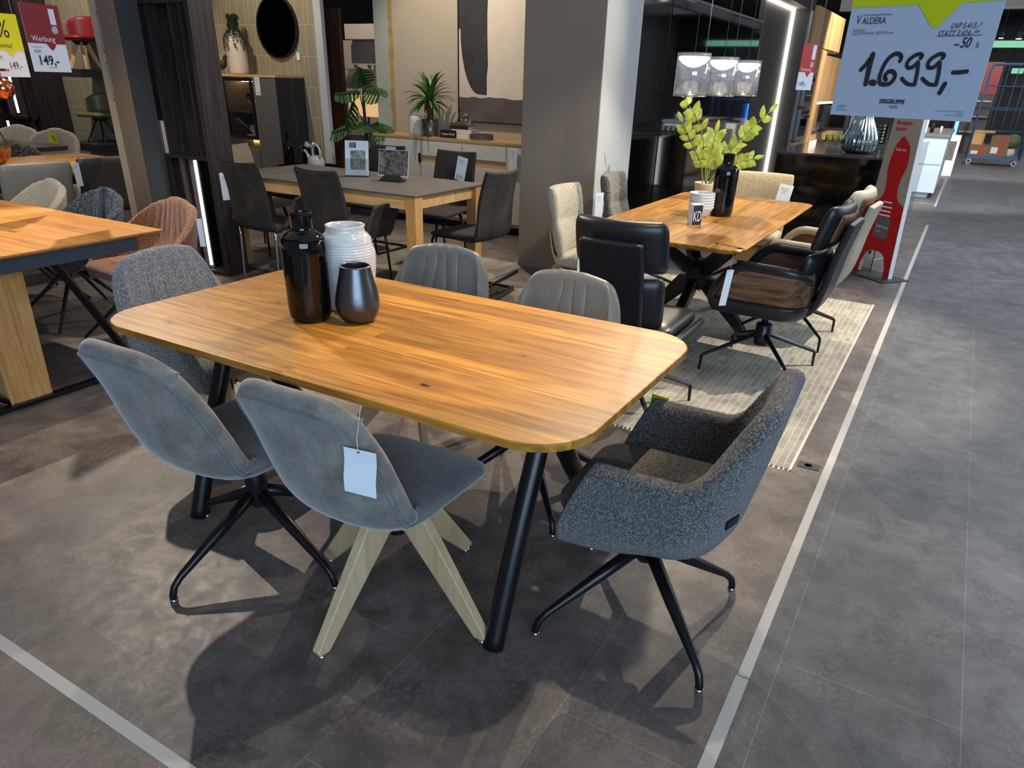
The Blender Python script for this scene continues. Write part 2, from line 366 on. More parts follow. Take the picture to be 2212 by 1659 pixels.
M['worktop_grey'] = plain('worktop_grey', srgb(128, 124, 112), .4)
M['bone'] = plain('bone', srgb(214, 204, 188), .6, var=.04, scale=20)
M['bird_brown'] = plain('bird_brown', srgb(58, 38, 28), .5, .3, var=.2, scale=40)
M['book_white'] = plain('book_white', srgb(214, 206, 186), .7)
M['page_red'] = plain('page_red', srgb(180, 40, 40), .5)
M['photo_a'] = plain('photo_a', srgb(130, 138, 130), .3, var=.6, scale=40)
M['photo_b'] = plain('photo_b', srgb(104, 96, 92), .25, var=.8, scale=34)
FLOOR_B = srgb(98, 89, 84)
M['floor'] = bricks('floor', FLOOR_B, srgb(132, 122, 113), .94, .4667, .0011, rough=.46, rot=(0, 0, pi / 2), loc=(-.04, 0, 0), var=.28, nscale=2.2, bmp=.1, tonevar=.07, scr=True)
M['floor_aisle'] = bricks('floor_aisle', srgb(82, 82, 84), srgb(118, 118, 120), .95, .47, .0011, rough=.42, rot=(0, 0, pi / 2), loc=(0, 0, 0), var=.3, nscale=1.8, bmp=.1, tonevar=.06, scr=True)
M['rug'] = bricks('rug', srgb(158, 154, 142), srgb(196, 190, 174), .085, .034, .0020, rough=.95, rot=(0, 0, pi / 2), var=.22, nscale=5., squash=1.6, bmp=.4, tonevar=.16, detail=6, spec=.1)
M['rug3'] = plain('rug3', srgb(124, 118, 104), .95, var=.45, scale=3.2, bmp=.4, bscale=300)
M['rug_edge'] = plain('rug_edge', srgb(206, 200, 184), .95)
M['tiles'] = bricks('tiles', srgb(142, 134, 114), srgb(176, 168, 140), .30, .105, .0035, rough=.55, offset=.5, freq=2, rot=(pi / 2, 0, 0), var=.08, nscale=2., bmp=.3, tonevar=.04)

# vertical tiles of three widths in courses: written by hand from the x and z coordinate
def course_tiles(name, base, joint):
    m, nt, b = nodes_of(name, base, .55)
    mp = coord(nt)
    sx = nt.nodes.new('ShaderNodeSeparateXYZ'); nt.links.new(mp.outputs[0], sx.inputs[0])
    def mth(op, a, bb=None, c=None):
        n = nt.nodes.new('ShaderNodeMath'); n.operation = op
        for i, v in enumerate((a, bb, c)):
            if v is None: continue
            if isinstance(v, (int, float)): n.inputs[i].default_value = v
            else: nt.links.new(v, n.inputs[i])
        return n.outputs[0]
    z = sx.outputs['Z']; x = sx.outputs['X']
    H = .34
    row = mth('FLOOR', mth('DIVIDE', z, H))
    fz = mth('FRACT', mth('DIVIDE', z, H))
    xs = mth('ADD', x, mth('MULTIPLY', row, .137))
    ds = []
    P = .50
    fx = mth('FRACT', mth('DIVIDE', xs, P))
    for c in (0., .26, .40, .62, .74):
        ds.append(mth('ABSOLUTE', mth('SUBTRACT', fx, c)))
    ds.append(mth('SUBTRACT', 1., fx))
    d = ds[0]
    for q in ds[1:]: d = mth('MINIMUM', d, q)
    vx = mth('LESS_THAN', d, .0035 / P)
    dz = mth('MINIMUM', fz, mth('SUBTRACT', 1., fz))
    vz = mth('LESS_THAN', dz, .0035 / H)
    j = mth('MAXIMUM', vx, vz)
    n = N(nt, 'ShaderNodeTexNoise', Scale=4.); nt.links.new(mp.outputs[0], n.inputs['Vector'])
    r = ramp(nt, [(.3, tuple(c * .94 for c in base)), (.7, tuple(c * 1.06 for c in base))]); nt.links.new(n.outputs[0], r.inputs[0])
    nt.links.new(mixc(nt, j, r.outputs[0], joint), b.inputs['Base Color'])
    bump(nt, b, j, .3, -.003)
    return m
M['tile_wall'] = course_tiles('tile_wall', srgb(146, 136, 114), srgb(184, 176, 148))

# ------------------------------------------------------------------ mesh helpers
class MB:
    def __init__(s): s.v = []; s.f = []
    def add(s, v, f):
        o = len(s.v); s.v += [Vector(p) for p in v]; s.f += [tuple(i + o for i in q) for q in f]; return s
    def box(s, x0, x1, y0, y1, z0, z1):
        v = [(x0, y0, z0), (x1, y0, z0), (x1, y1, z0), (x0, y1, z0), (x0, y0, z1), (x1, y0, z1), (x1, y1, z1), (x0, y1, z1)]
        return s.add(v, [(0, 3, 2, 1), (4, 5, 6, 7), (0, 1, 5, 4), (1, 2, 6, 5), (2, 3, 7, 6), (3, 0, 4, 7)])
    def cbox(s, c, d, M4=None):
        x, y, z = c; a, b, e = d[0] / 2, d[1] / 2, d[2] / 2
        n = len(s.v); s.box(x - a, x + a, y - b, y + b, z - e, z + e)
        if M4 is not None:
            for i in range(n, len(s.v)): s.v[i] = M4 @ s.v[i]
        return s
    def tube(s, pts, r, n=10, flat=1.):
        pts = [Vector(p) for p in pts]; k = len(pts)
        rs = r if isinstance(r, (list, tuple)) else [r] * k
        T = []
        for i in range(k):
            a = pts[min(i + 1, k - 1)] - pts[max(i - 1, 0)]
            T.append(a.normalized() if a.length > 1e-9 else Vector((0, 0, 1)))
        ref = Vector((0, 0, 1)) if abs(T[0].z) < .9 else Vector((1, 0, 0))
        u = T[0].cross(ref).normalized()
        rings = []
        for i in range(k):
            u = (u - T[i] * u.dot(T[i]))
            u = u.normalized() if u.length > 1e-6 else T[i].orthogonal().normalized()
            w = T[i].cross(u)
            rings.append([pts[i] + (u * cos(2 * pi * j / n) + w * sin(2 * pi * j / n) * flat) * rs[i] for j in range(n)])
        v = [p for q in rings for p in q]
        f = [(i * n + j, i * n + (j + 1) % n, (i + 1) * n + (j + 1) % n, (i + 1) * n + j) for i in range(k - 1) for j in range(n)]
        f += [tuple(range(n))[::-1], tuple((k - 1) * n + j for j in range(n))]
        return s.add(v, f)
    def lathe(s, prof, n=40, c=(0, 0, 0), rib=0, amp=0.):
        v = []; k = len(prof)
        for (r, z) in prof:
            for j in range(n):
                a = 2 * pi * j / n
                rr = r * (1 + amp * (1 if rib == 0 else cos(rib * a)) * (1 if rib else 0))
                v.append((c[0] + rr * cos(a), c[1] + rr * sin(a), c[2] + z))
        f = [(i * n + j, i * n + (j + 1) % n, (i + 1) * n + (j + 1) % n, (i + 1) * n + j) for i in range(k - 1) for j in range(n)]
        if prof[0][0] > 1e-5: f.append(tuple(range(n))[::-1])
        if prof[-1][0] > 1e-5: f.append(tuple((k - 1) * n + j for j in range(n)))
        return s.add(v, f)
    def prism(s, poly, z0, z1, inset=0.):
        n = len(poly)
        cx = sum(p[0] for p in poly) / n; cy = sum(p[1] for p in poly) / n
        def sc(p): 
            d = Vector((p[0] - cx, p[1] - cy)); l = d.length; d = d * ((l - inset) / l) if l > 0 else d
            return (cx + d.x, cy + d.y)
        v = [(*(sc(p) if inset else p), z0) for p in poly] + [(*p, z1) for p in poly]
        return s.add(v, [tuple(range(n))[::-1], tuple(range(n, 2 * n))] + [(i, (i + 1) % n, n + (i + 1) % n, n + i) for i in range(n)])
    def grid(s, P, cu=False):
        a = len(P); b = len(P[0])
        v = [p for q in P for p in q]
        f = [(i * b + j, i * b + (j + 1) % b, ((i + 1) % a) * b + (j + 1) % b, ((i + 1) % a) * b + j)
             for i in range(a if cu else a - 1) for j in range(b - 1)]
        return s.add(v, f)
    def loft(s, rings, strip=False):
        k = len(rings); n = len(rings[0])
        if strip:
            m = n // 2; v = [p for q in rings for p in q]
            f = [(i * n + j, i * n + (j + 1) % n, (i + 1) * n + (j + 1) % n, (i + 1) * n + j) for i in range(k - 1) for j in range(n)]
            for o in (0, (k - 1) * n): f += [(o + j, o + j + 1, o + n - 2 - j, o + n - 1 - j) for j in range(m - 1)]
            return s.add(v, f)
        v = [p for q in rings for p in q]
        f = [(i * n + j, i * n + (j + 1) % n, (i + 1) * n + (j + 1) % n, (i + 1) * n + j) for i in range(k - 1) for j in range(n)]
        f += [tuple(range(n))[::-1], tuple((k - 1) * n + j for j in range(n))]
        return s.add(v, f)
    def ribbon(s, pts, w, y=0., closed=False):
        """flat stroke in the local x,z plane facing -y"""
        pts = [Vector((p[0], 0, p[1])) for p in pts]; k = len(pts)
        L = []; R = []
        for i in range(k):
            t = (pts[min(i + 1, k - 1)] - pts[max(i - 1, 0)]).normalized()
            nrm = Vector((-t.z, 0, t.x)); ww = (w[i] if isinstance(w, list) else w) / 2
            L.append(pts[i] + nrm * ww + Vector((0, y, 0))); R.append(pts[i] - nrm * ww + Vector((0, y, 0)))
        return s.add(L + R, [(i, k + i, k + i + 1, i + 1) for i in range(k - 1)])
    def xform(s, M4):
        s.v = [M4 @ p for p in s.v]; return s
    def build(s, name, mat, parent=None, smooth=False, bevel=0., sub=0, solid=0., off=0., seg=2):
        me = bpy.data.meshes.new(name)
        me.from_pydata([tuple(p) for p in s.v], [], s.f)
        bm = bmesh.new(); bm.from_mesh(me); bmesh.ops.recalc_face_normals(bm, faces=bm.faces); bm.to_mesh(me); bm.free()
        me.materials.append(mat if not isinstance(mat, str) else M[mat])
        o = bpy.data.objects.new(name, me); C.objects.link(o)
        if smooth or sub:
            for p in me.polygons: p.use_smooth = True
        if solid:
            md = o.modifiers.new('thickness', 'SOLIDIFY'); md.thickness = solid; md.offset = off; md.use_even_offset = False
        if bevel:
            md = o.modifiers.new('bevel', 'BEVEL'); md.width = bevel; md.segments = seg; md.limit_method = 'ANGLE'; md.angle_limit = rad(35)
            for p in me.polygons: p.use_smooth = True
            md.harden_normals = True
        if sub:
            md = o.modifiers.new('subdivision', 'SUBSURF'); md.levels = sub; md.render_levels = sub
        if parent: o.parent = parent
        return o
def box(x0, x1, y0, y1, z0, z1): return MB().box(x0, x1, y0, y1, z0, z1)
def thing(name, label, cat, loc=(0, 0, 0), rz=0., group=None):
    o = bpy.data.objects.new(name, None); C.objects.link(o)
    o.empty_display_size = .05
    o.location = loc; o.rotation_euler = (0, 0, rz); o['label'] = label; o['category'] = cat
    if group: o['group'] = group
    return o
def tag(o, label, cat, group=None, loc=None, rz=None):
    o['label'] = label; o['category'] = cat
    if group: o['group'] = group
    if loc is not None: o.location = loc
    if rz is not None: o.rotation_euler = (0, 0, rz)
    return o
def struct(o): o['kind'] = 'structure'; return o
def dup(root, loc, rz, label, group=None):
    def cp(o, par):
        c = o.copy(); C.objects.link(c)
        if par: c.parent = par
        for ch in list(o.children): cp(ch, c)
        return c
    r = cp(root, None)
    r.location = loc; r.rotation_euler = (0, 0, rz); r['label'] = label
    if group: r['group'] = group
    return r
def text(name, body, size, mat, parent, M4, align='LEFT', shear=0., ext=0., sx=1., bold=0.):
    cu = bpy.data.curves.new('t', 'FONT'); cu.body = body; cu.size = size; cu.align_x = align; cu.shear = shear; cu.extrude = ext; cu.offset = bold
    cu.resolution_u = 3
    ob = bpy.data.objects.new('t', cu); C.objects.link(ob)
    dg = bpy.context.evaluated_depsgraph_get(); dg.update()
    me = bpy.data.meshes.new_from_object(ob.evaluated_get(dg))
    bpy.data.objects.remove(ob)
    me.name = name
    # font lies in xy facing +z: turn so that it faces -y, reads along +x
    me.transform(M4 @ Matrix.Rotation(pi / 2, 4, 'X') @ Matrix.Diagonal((sx, 1, 1, 1)))
    me.materials.clear(); me.materials.append(M[mat])
    o = bpy.data.objects.new(name, me); C.objects.link(o)
    if parent: o.parent = parent
    return o
def T(x, y, z): return Matrix.Translation((x, y, z))
def rrect(x0, x1, y0, y1, r, n=10):
    pts = []
    for cx, cy, a0 in ((x1 - r, y1 - r, 0), (x0 + r, y1 - r, 90), (x0 + r, y0 + r, 180), (x1 - r, y0 + r, 270)):
        for i in range(n + 1):
            a = rad(a0 + 90 * i / n); pts.append((cx + r * cos(a), cy + r * sin(a)))
    return pts
def arc(pts, k=6):
    """catmull-rom through pts"""
    P = [Vector(p) for p in pts]; out = []
    for i in range(len(P) - 1):
        p0 = P[max(i - 1, 0)]; p1 = P[i]; p2 = P[i + 1]; p3 = P[min(i + 2, len(P) - 1)]
        for j in range(k):
            t = j / k
            out.append(.5 * ((2 * p1) + (-p0 + p2) * t + (2 * p0 - 5 * p1 + 4 * p2 - p3) * t * t + (-p0 + 3 * p1 - 3 * p2 + p3) * t ** 3))
    out.append(P[-1]); return out
def sm(a, b, t):
    t = max(0., min(1., (t - a) / (b - a))); return t * t * (3 - 2 * t)

# ------------------------------------------------------------------ the setting
struct(box(-12, 1.33, -4, 34, -.05, 0).build('floor', 'floor'))
o = struct(box(1.33, 9, -4, 34, -.05, 0).build('floor', 'floor_aisle'))
struct(box(1.315, 1.348, -.12, 9.0, 0, .0012).build('trim_1', 'strip'))
struct(box(1.312, 1.348, -3.0, -.125, 0, .0012).build('trim_2', 'strip'))
struct(box(1.312, 1.345, 10.9, 15.5, 0, .0012).build('trim_3', 'strip'))
struct(box(-2.6, 1.312, -1.175, -1.14, 0, .0012).build('trim_4', 'strip'))
struct(box(.35, 1.312, 11.15, 11.19, 0, .0012).build('trim_5', 'strip'))
struct(box(-12, 9, -4, 34, 4.2, 4.3).build('ceiling', 'ceiling'))
struct(box(-12, 9, 33.9, 34, 0, 4.2).build('wall_back', 'wall_greydark'))
struct(box(-12.1, -12, -4, 34, 0, 4.2).build('wall_left', 'wall_dark'))
# ceiling beams and ducts
for i, y in enumerate((13.5, 17, 21, 26)):
    struct(box(-3, 9, y, y + .35, 3.7, 4.05).build('trim_beam_%d' % (i + 6), 'beam'))
for i, x in enumerate((.2, 1.1, 3.1, 4.2)):
    struct(box(x, x + .22, 8, 30, 3.45, 3.65).build('trim_beam_%d' % (i + 10), 'beam'))

# columns and partitions
struct(box(-1.76, -1.06, 3.90, 4.62, 0, 4.2).build('wall_column', 'wall_taupe', bevel=.004))
struct(box(-1.06, -1.055, 3.905, 4.62, 0, 4.2).build('wall_column_side', 'wall_white'))
struct(box(-4.40, -4.24, 1.95, 2.20, 0, 4.2).build('wall_partition_1', 'wall_beige'))
struct(box(-4.235, -4.02, 1.90, 2.085, 0, 4.2).build('wall_partition_2', 'wall_brown', bevel=.004))
struct(box(-4.02, -4.012, 1.905, 2.085, 0, 4.2).build('wall_partition_shade', 'wall_greydark'))  # thin sheet whose dark grey paints the unlit side of the brown partition

# tile walls, white corner post, opening, niche wall
struct(box(-7.9, -5.50, 5.45, 5.60, 0, 4.2).build('wall_tiled_1', 'tile_wall'))
struct(box(-5.50, -5.385, 5.42, 5.47, 0, 4.2).build('wall_post', 'wall_white'))
struct(box(-11.9, -8.3, 4.6, 4.7, 0, 4.2).build('wall_tiled_2', 'tile_wall'))
struct(box(-5.94, -5.56, 5.9, 5.96, 0, 2.24).build('door_1', 'brown_door'))
struct(box(-9, -6.3, 8.0, 8.1, 0, 2.0).build('wall_niche', 'wall_pink'))
struct(box(-7.1, -5.0, 7.7, 7.9, 2.0, 2.2).build('wall_niche_top', 'wall_pink'))
struct(box(-6.9, -3.2, 8.6, 8.7, 0, 4.2).build('wall_rear', 'wall_pink'))
struct(box(-4.66, -4.42, 5.50, 5.65, 0, 4.2).build('wall_rear_jamb', 'wall_green'))
struct(box(-4.42, -1.2, 5.50, 5.62, 0, 4.2).build('wall_sideboard', 'wall_beige'))
g = MB()
rnd = random.Random(3)
zz = .9; L = []; Rr = []
while zz < 3.2:
    L.append((-4.435 - rnd.uniform(0, .025), zz)); Rr.append((-4.395 + rnd.uniform(0, .008), zz)); zz += .06
n = len(L)
g.add([(x, 5.497, z) for x, z in L] + [(x, 5.497, z) for x, z in Rr] + [(x, 5.5, z) for x, z in L] + [(x, 5.5, z) for x, z in Rr],
      [(i, n + i, n + i + 1, i + 1) for i in range(n - 1)] + [(i, i + 1, 2 * n + i + 1, 2 * n + i) for i in range(n - 1)] + [(n + i, n + i + 1, 3 * n + i + 1, 3 * n + i) for i in range(n - 1)])
o = g.build('trim_glue_line', 'glue'); struct(o)

# ------------------------------------------------------------------ bases for chairs
def star_base(t, top=.42, hub_z=.245, R=.355, rot=0., r0=.019, r1=.0115, mat='black_metal', hubr=.036, bend=.06, glide=True, nleg=4):
    mb = MB(); mb.lathe([(hubr * .72, hub_z - .055), (hubr, hub_z - .03), (hubr, hub_z + .04), (hubr * .8, top)], 24)
    mb.build('hub', mat, t, smooth=True)
    for k in range(nleg):
        a = rot + k * 2 * pi / nleg; d = Vector((cos(a), sin(a), 0))
        pts = [d * .012 + Vector((0, 0, hub_z)), d * (R * .5) + Vector((0, 0, hub_z * .5 + bend * .5)), d * (R - .035) + Vector((0, 0, bend + .012)),
               d * (R - .010) + Vector((0, 0, bend - .012)), d * R + Vector((0, 0, bend - .04 if bend > .045 else .012)), d * R + Vector((0, 0, .008))]
        pts[1] = pts[0].lerp(pts[2], .5)
        leg = MB().tube(pts, [r0 * 1.15, r0, r1 * 1.05, r1, r1, r1], 12).build('leg', mat, t, smooth=True)
        if glide:
            MB().lathe([(r1 * 1.08, 0), (r1 * 1.12, .003), (r1 * 1.08, .010)], 14, tuple(d * R)).build('glide', 'chrome', leg, smooth=True)
def wood_base(t, top=.42, R=.35, rot=0.):
    MB().lathe([(.024, .26), (.026, .27), (.026, top)], 20).build('hub', 'black_metal', t, smooth=True)
    for k in range(4):
        a = rot + k * pi / 2; d = Vector((cos(a), sin(a), 0)); s = Vector((-sin(a), cos(a), 0)); u = Vector((0, 0, 1))
        # side profile of a leg: block at the hub, knee, slanting leg
        prof_up = [(.022, .405), (.075, .405), (.105, .385), (R + .004, .030), (R - .004, .014)]
        prof_dn = [(.022, .285), (.048, .285), (.070, .262), (R - .040, .014), (R - .030, .012)]
        w = [.017, .017, .018, .0145, .013]
        rings = []
        for (xu, zu), (xd, zd), ww in zip(prof_up, prof_dn, w):
            rings.append([d * xu + u * zu + s * ww, d * xd + u * zd + s * ww, d * xd + u * zd - s * ww, d * xu + u * zu - s * ww])
        leg = MB().loft(rings).build('leg', 'beech', t, bevel=.004)
        for xx, z in ((.042, .375), (.044, .340), (.040, .305)):
            c = d * xx + u * z
            MB().tube([c - s * .0182, c + s * .0182], .0065, 12).build('screw', 'black_matte', leg)
        MB().lathe([(.014, 0), (.015, .004), (.013, .012)], 14, tuple(d * (R - .017))).build('glide', 'chrome', leg, smooth=True)
def splay_base(t, top=.42, R=.40, rot=pi / 4, mat='black_matte', r0=.016, r1=.008, z0=.33):
    MB().lathe([(.05, z0 - .02), (.055, z0), (.05, top)], 20).build('hub', mat, t, smooth=True)
    for k in range(4):
        a = rot + k * pi / 2; d = Vector((cos(a), sin(a), 0))
        MB().tube([d * .02 + Vector((0, 0, z0 + .01)), d * R + Vector((0, 0, .008))], [r0, r1], 10).build('leg', mat, t, smooth=True)
def bent_base(t, top=.44, R=.36, rot=0., mat='black_metal'):
    MB().lathe([(.018, .15), (.044, .15), (.046, .17), (.046, .27), (.040, .275), (.018, .28), (.018, top)], 24).build('hub', mat, t, smooth=True)
    MB().lathe([(.02, .28), (.02, top)], 16).build('gas_lift', 'chrome', t, smooth=True)
    for k in range(4):
        a = rot + k * pi / 2; d = Vector((cos(a), sin(a), 0))
        pts = [d * .03 + Vector((0, 0, .215)), d * (R - .01) + Vector((0, 0, .095)), d * R + Vector((0, 0, .085)), d * (R + .004) + Vector((0, 0, 0.0))]
        MB().tube(pts, [.019, .0125, .0125, .010], 4, .9).build('leg', mat, t, bevel=.002)

# ------------------------------------------------------------------ tub armchair (front faces +x in its own frame)
def tub_parts(t, mat, seat_mat=None, hw=.275, back=.26, fwd=.22, R=.17, arm=.62, top=.84, lean=.085, blend=(.30, .62), slant=.13, pleats=0, pleat_w=.42, amp=.008, bot=.37, thick=.05, narrow=.62, seat_z=.47, belt=.40, dome=.02, armdip=.0):
    # plan line, belt height: arm front -> corner -> back -> corner -> arm front
    def plan(t_, f):
        segs = [fwd - f + (back - R), pi / 2 * R, 2 * (hw - R), pi / 2 * R, fwd - f + (back - R)]
        Ltot = sum(segs); d = (t_ * .5 + .5) * Ltot
        if d < segs[0]: return Vector((fwd - f - d, -hw, 0)), Vector((0, -1, 0))
        d -= segs[0]
        if d < segs[1]:
            a = d / R; c = Vector((-(back - R), -(hw - R), 0)); n_ = Vector((-sin(a), -cos(a), 0)); return c + n_ * R, n_
        d -= segs[1]
        if d < segs[2]: return Vector((-back, -(hw - R) + d, 0)), Vector((-1, 0, 0))
        d -= segs[2]
        if d < segs[3]:
            a = d / R; c = Vector((-(back - R), hw - R, 0)); n_ = Vector((-cos(a), sin(a), 0)); return c + n_ * R, n_
        d -= segs[3]
        return Vector((-(back - R) + d, hw, 0)), Vector((0, 1, 0))
    nt_ = 121 if pleats else 57; ns = 13
    P = []
    for i in range(nt_):
        tt = -1 + 2 * i / (nt_ - 1); a = abs(tt)
        b = 1 - sm(blend[0], blend[1], a)
        rim = arm + (top - arm) * b + dome * (1 - min(1, a / blend[0]) ** 2) * b - armdip * sin(pi * sm(blend[1], 1, a))
        row = []
        for j in range(ns):
            s_ = j / (ns - 1)
            f = slant * (s_ ** 1.3)
            p, nrm = plan(tt, f)
            bz0 = bot - .022 * sm(.5, .8, a); z = bz0 + (rim - bz0) * s_
            # scale: narrow beneath, full at the belt, leaning out to the rim
            k = (narrow + .20 * sm(.5, 1, a)) + (1 - narrow - .20 * sm(.5, 1, a)) * sm(-.18, belt, s_)
            out = lean * max(0, s_ - .2) * (b * 1.0 + .18)
            q = Vector((p.x * k, p.y * k, 0)) + nrm * out
            if pleats and s_ > .25:
                w = 1 - sm(pleat_w * .75, pleat_w, a)
                ph = a * pleats + .1 * sin(9 * s_)
                q += nrm * (amp * w * (abs(sin(pi * ph)) - .6) * min(1, (s_ - .25) * 3) * (1 - sm(.80, 1., s_)))
            row.append(Vector((q.x, q.y, z)))
        P.append(row)
    sh = MB().grid(P).build('shell', mat, t, smooth=True, solid=thick, off=-1., sub=1)
    # seat cushion
    sw = hw * .93
    poly = rrect(-back * .86, fwd + .035, -sw, sw, .10, 8)
    rings = []
    for z, ins in ((bot - .005, .085), (bot + .03, .035), (seat_z - .03, .012), (seat_z - .008, .02), (seat_z + .004, .05), (seat_z + .008, .12)):
        x0, x1, y0, y1 = -back * .86 + ins, fwd + .035 - ins, -sw + ins, sw - ins
        rings.append([Vector((x, y, z)) for x, y in rrect(x0, x1, y0, y1, max(.02, .11 - ins * .5), 8)])
    MB().loft(rings).build('seat', seat_mat or mat, t, smooth=True, sub=1)
    return sh

# ------------------------------------------------------------------ armless shell chair (front +x)
def shell_parts(t):
    prof = [(.10, .440), (-.02, .430), (-.12, .434), (-.195, .462), (-.245, .505), (-.276, .565), (-.295, .63), (-.318, .73), (-.345, .82), (-.362, .868)]
    pf = arc([Vector((x, 0, z)) for x, z in prof], 3)
    n = len(pf); P = []
    for i, p in enumerate(pf):
        v = i / (n - 1)
        w = .155 + .055 * sm(0, .45, v) - .012 * sm(.55, 1, v)
        if v < .1: w *= .8 + 2 * v
        curl = .075 * sm(.15, .5, v) * (1 - .80 * sm(.55, 1, v)); lift = .06 * (1 - sm(.2, .5, v))
        row = []
        for j in range(21):
            u = -1 + j / 10
            drop = .050 * abs(u) ** 4.5 * max(0, (v - .70) / .30) ** 1.3
            row.append(Vector((p.x + curl * abs(u) ** 2.3 + drop * .3, u * w * (1 - .05 * max(0, (v - .8) / .2) ** 2), p.z + lift * abs(u) ** 3 - drop)))
        P.append(row)
    # outward (rear) normals
    Nn = []
    for i in range(n):
        r_ = []
        for j in range(21):
            tu = P[i][min(j + 1, 20)] - P[i][max(j - 1, 0)]; tv = P[min(i + 1, n - 1)][j] - P[max(i - 1, 0)][j]
            q = tv.cross(tu).normalized()
            if q.x > 0 and i > 8: q = -q
            if i <= 8 and q.z > 0: q = -q
            r_.append(q)
        Nn.append(r_)
    th = .050; rings = []
    def thick(i, j):
        u = abs(-1 + j / 10); return th * (1 - .30 * u ** 8) * (1 - .12 * (i == n - 1)) * (.55 + .45 * min(1, i / 6))
    for i in range(n):
        rings.append([P[i][j] + Nn[i][j] * .002 for j in range(21)] + [P[i][j] + Nn[i][j] * thick(i, j) for j in range(20, -1, -1)])
    i = n - 1; upv = (P[i][10] - P[i - 1][10]).normalized()
    for fa, fb, hh in ((.14, .86, .009), (.36, .64, .014)):
        rings.append([P[i][j] + Nn[i][j] * thick(i, j) * fa + upv * hh * (1 - abs(j / 10 - 1) ** 4) for j in range(21)] + [P[i][j] + Nn[i][j] * thick(i, j) * fb + upv * hh * (1 - abs(j / 10 - 1) ** 4) for j in range(20, -1, -1)])
    b = MB().loft(rings, True).build('backrest', 'velvet', t, smooth=True, sub=1)
    # rear panel sewn on with a visible seam
    i0 = 5
    Q = []
    for i in range(i0, n - 1):
        row = []
        for j in range(1, 20):
            row.append(P[i][j] + Nn[i][j] * (thick(i, j) + .0006 + .0022 * (1 if 1 < j < 19 and i < n - 2 else 0)))
        Q.append(row)
    edge = [r_[0] for r_ in Q] + Q[-1][1:-1] + [r_[-1] for r_ in Q[::-1]]
    MB().tube(edge, .0024, 6).build('seam', 'velvet_seat', b, smooth=True)
    edge2 = [r_[0].lerp(r_[1], .45) for r_ in Q] + [Q[-2][j].lerp(Q[-1][j], .55) for j in range(1, 18)] + [r_[-1].lerp(r_[-2], .45) for r_ in Q[::-1]]
    MB().tube(edge2, .0014, 6).build('seam', 'velvet_seat', b, smooth=True)
    rings = []
    for z, ins in ((.392, .10), (.405, .045), (.43, .010), (.452, .0), (.47, .012), (.482, .05), (.486, .10)):
        x0, x1, y0, y1 = -.235 + ins, .245 - ins, -.228 + ins, .228 - ins
        ring = []
        for x, y in rrect(x0, x1, y0, y1, max(.03, .12 - ins * .6), 8):
            dz = -.018 * sm(.08, .25, x) + .022 * (abs(y) / .228) ** 3
            ring.append(Vector((x, y, z + dz)))
        rings.append(ring)
    MB().loft(rings).build('seat', 'velvet_seat', t, smooth=True, sub=1)

GR = 'chairs around the oak dining table in front'
# chair in front, left: black star base
t = thing('dining_chair', 'grey velvet shell chair on black metal star legs at the front table', 'chair', (-.285, -.415, 0), rad(91), GR)
shell_parts(t); star_base(t, rot=rad(-6))
# chair in front, middle: wooden base, blank tag
t = thing('dining_chair', 'grey velvet shell chair on pale wooden legs with a blank tag on its back', 'chair', (.285, -.37, 0), rad(91), GR)
shell_parts(t); wood_base(t, rot=rad(-6))
tg = thing('price_tag', 'blank pale blue-white tag hanging on the back of the grey velvet chair with wooden legs', 'tag', (.495, -.735, .705), rad(8))
rings = [[Vector((x, y + .006 * sin(z * 40), z)) for x, y in ((-.043, -.001), (.043, -.001), (.043, .001), (-.043, .001))] for z in (-.056, -.02, .02, .045, .056)]
MB().loft(rings).build('card', 'paper', tg, bevel=.0006)
MB().lathe([(.0022, -.0014), (.0022, .0014)], 10).xform(T(0, 0, .052) @ Matrix.Rotation(pi / 2, 4, 'X')).build('hole', 'black_matte', tg)
MB().tube([(0, -.001, .052), (-.004, .004, .085), (.002, .02, .16)], .0006, 5).build('string', 'white', tg)

# right end: grey boucle tub chair
t = thing('armchair', 'grey boucle tub armchair with black star legs at the right end of the front table', 'chair', (.965, -.012, 0), rad(182), GR)
tub_parts(t, 'boucle_grey', hw=.268, back=.265, fwd=.215, R=.16, arm=.625, top=.845, lean=.075, blend=(.22, .60), slant=.11, pleats=9, pleat_w=.16, amp=.010, bot=.365, thick=.06, narrow=.66, seat_z=.475, belt=.30)
star_base(t, rot=rad(-42), hub_z=.26)
lb = MB().cbox((0, 0, 0), (.045, .003, .032)).build('label_tab', 'black_matte', t, bevel=.002); lb.location = (-.2605, .194, .535); lb.rotation_euler = (rad(-12), rad(14), rad(64.5))
# price ticket on its far arm
tk = thing('price_ticket', 'small green ticket standing on the far arm of the grey boucle armchair', 'ticket', (.862, .262, .598), rad(-8))
box(-.03, .03, -.001, .001, 0, .03).build('card', 'green_print', tk)
# left end: lighter boucle chair with wooden legs
t = thing('armchair', 'grey boucle pleated armchair with wooden legs at the left end of the front table', 'chair', (-1.04, .10, 0), rad(4), GR)
tub_parts(t, 'boucle_light', hw=.295, back=.24, fwd=.20, R=.12, arm=.58, top=.82, lean=.10, blend=(.27, .52), slant=.10, pleats=9, pleat_w=.26, amp=.012, bot=.375, thick=.06, narrow=.62, seat_z=.47)
wood_base(t, rot=rad(45))
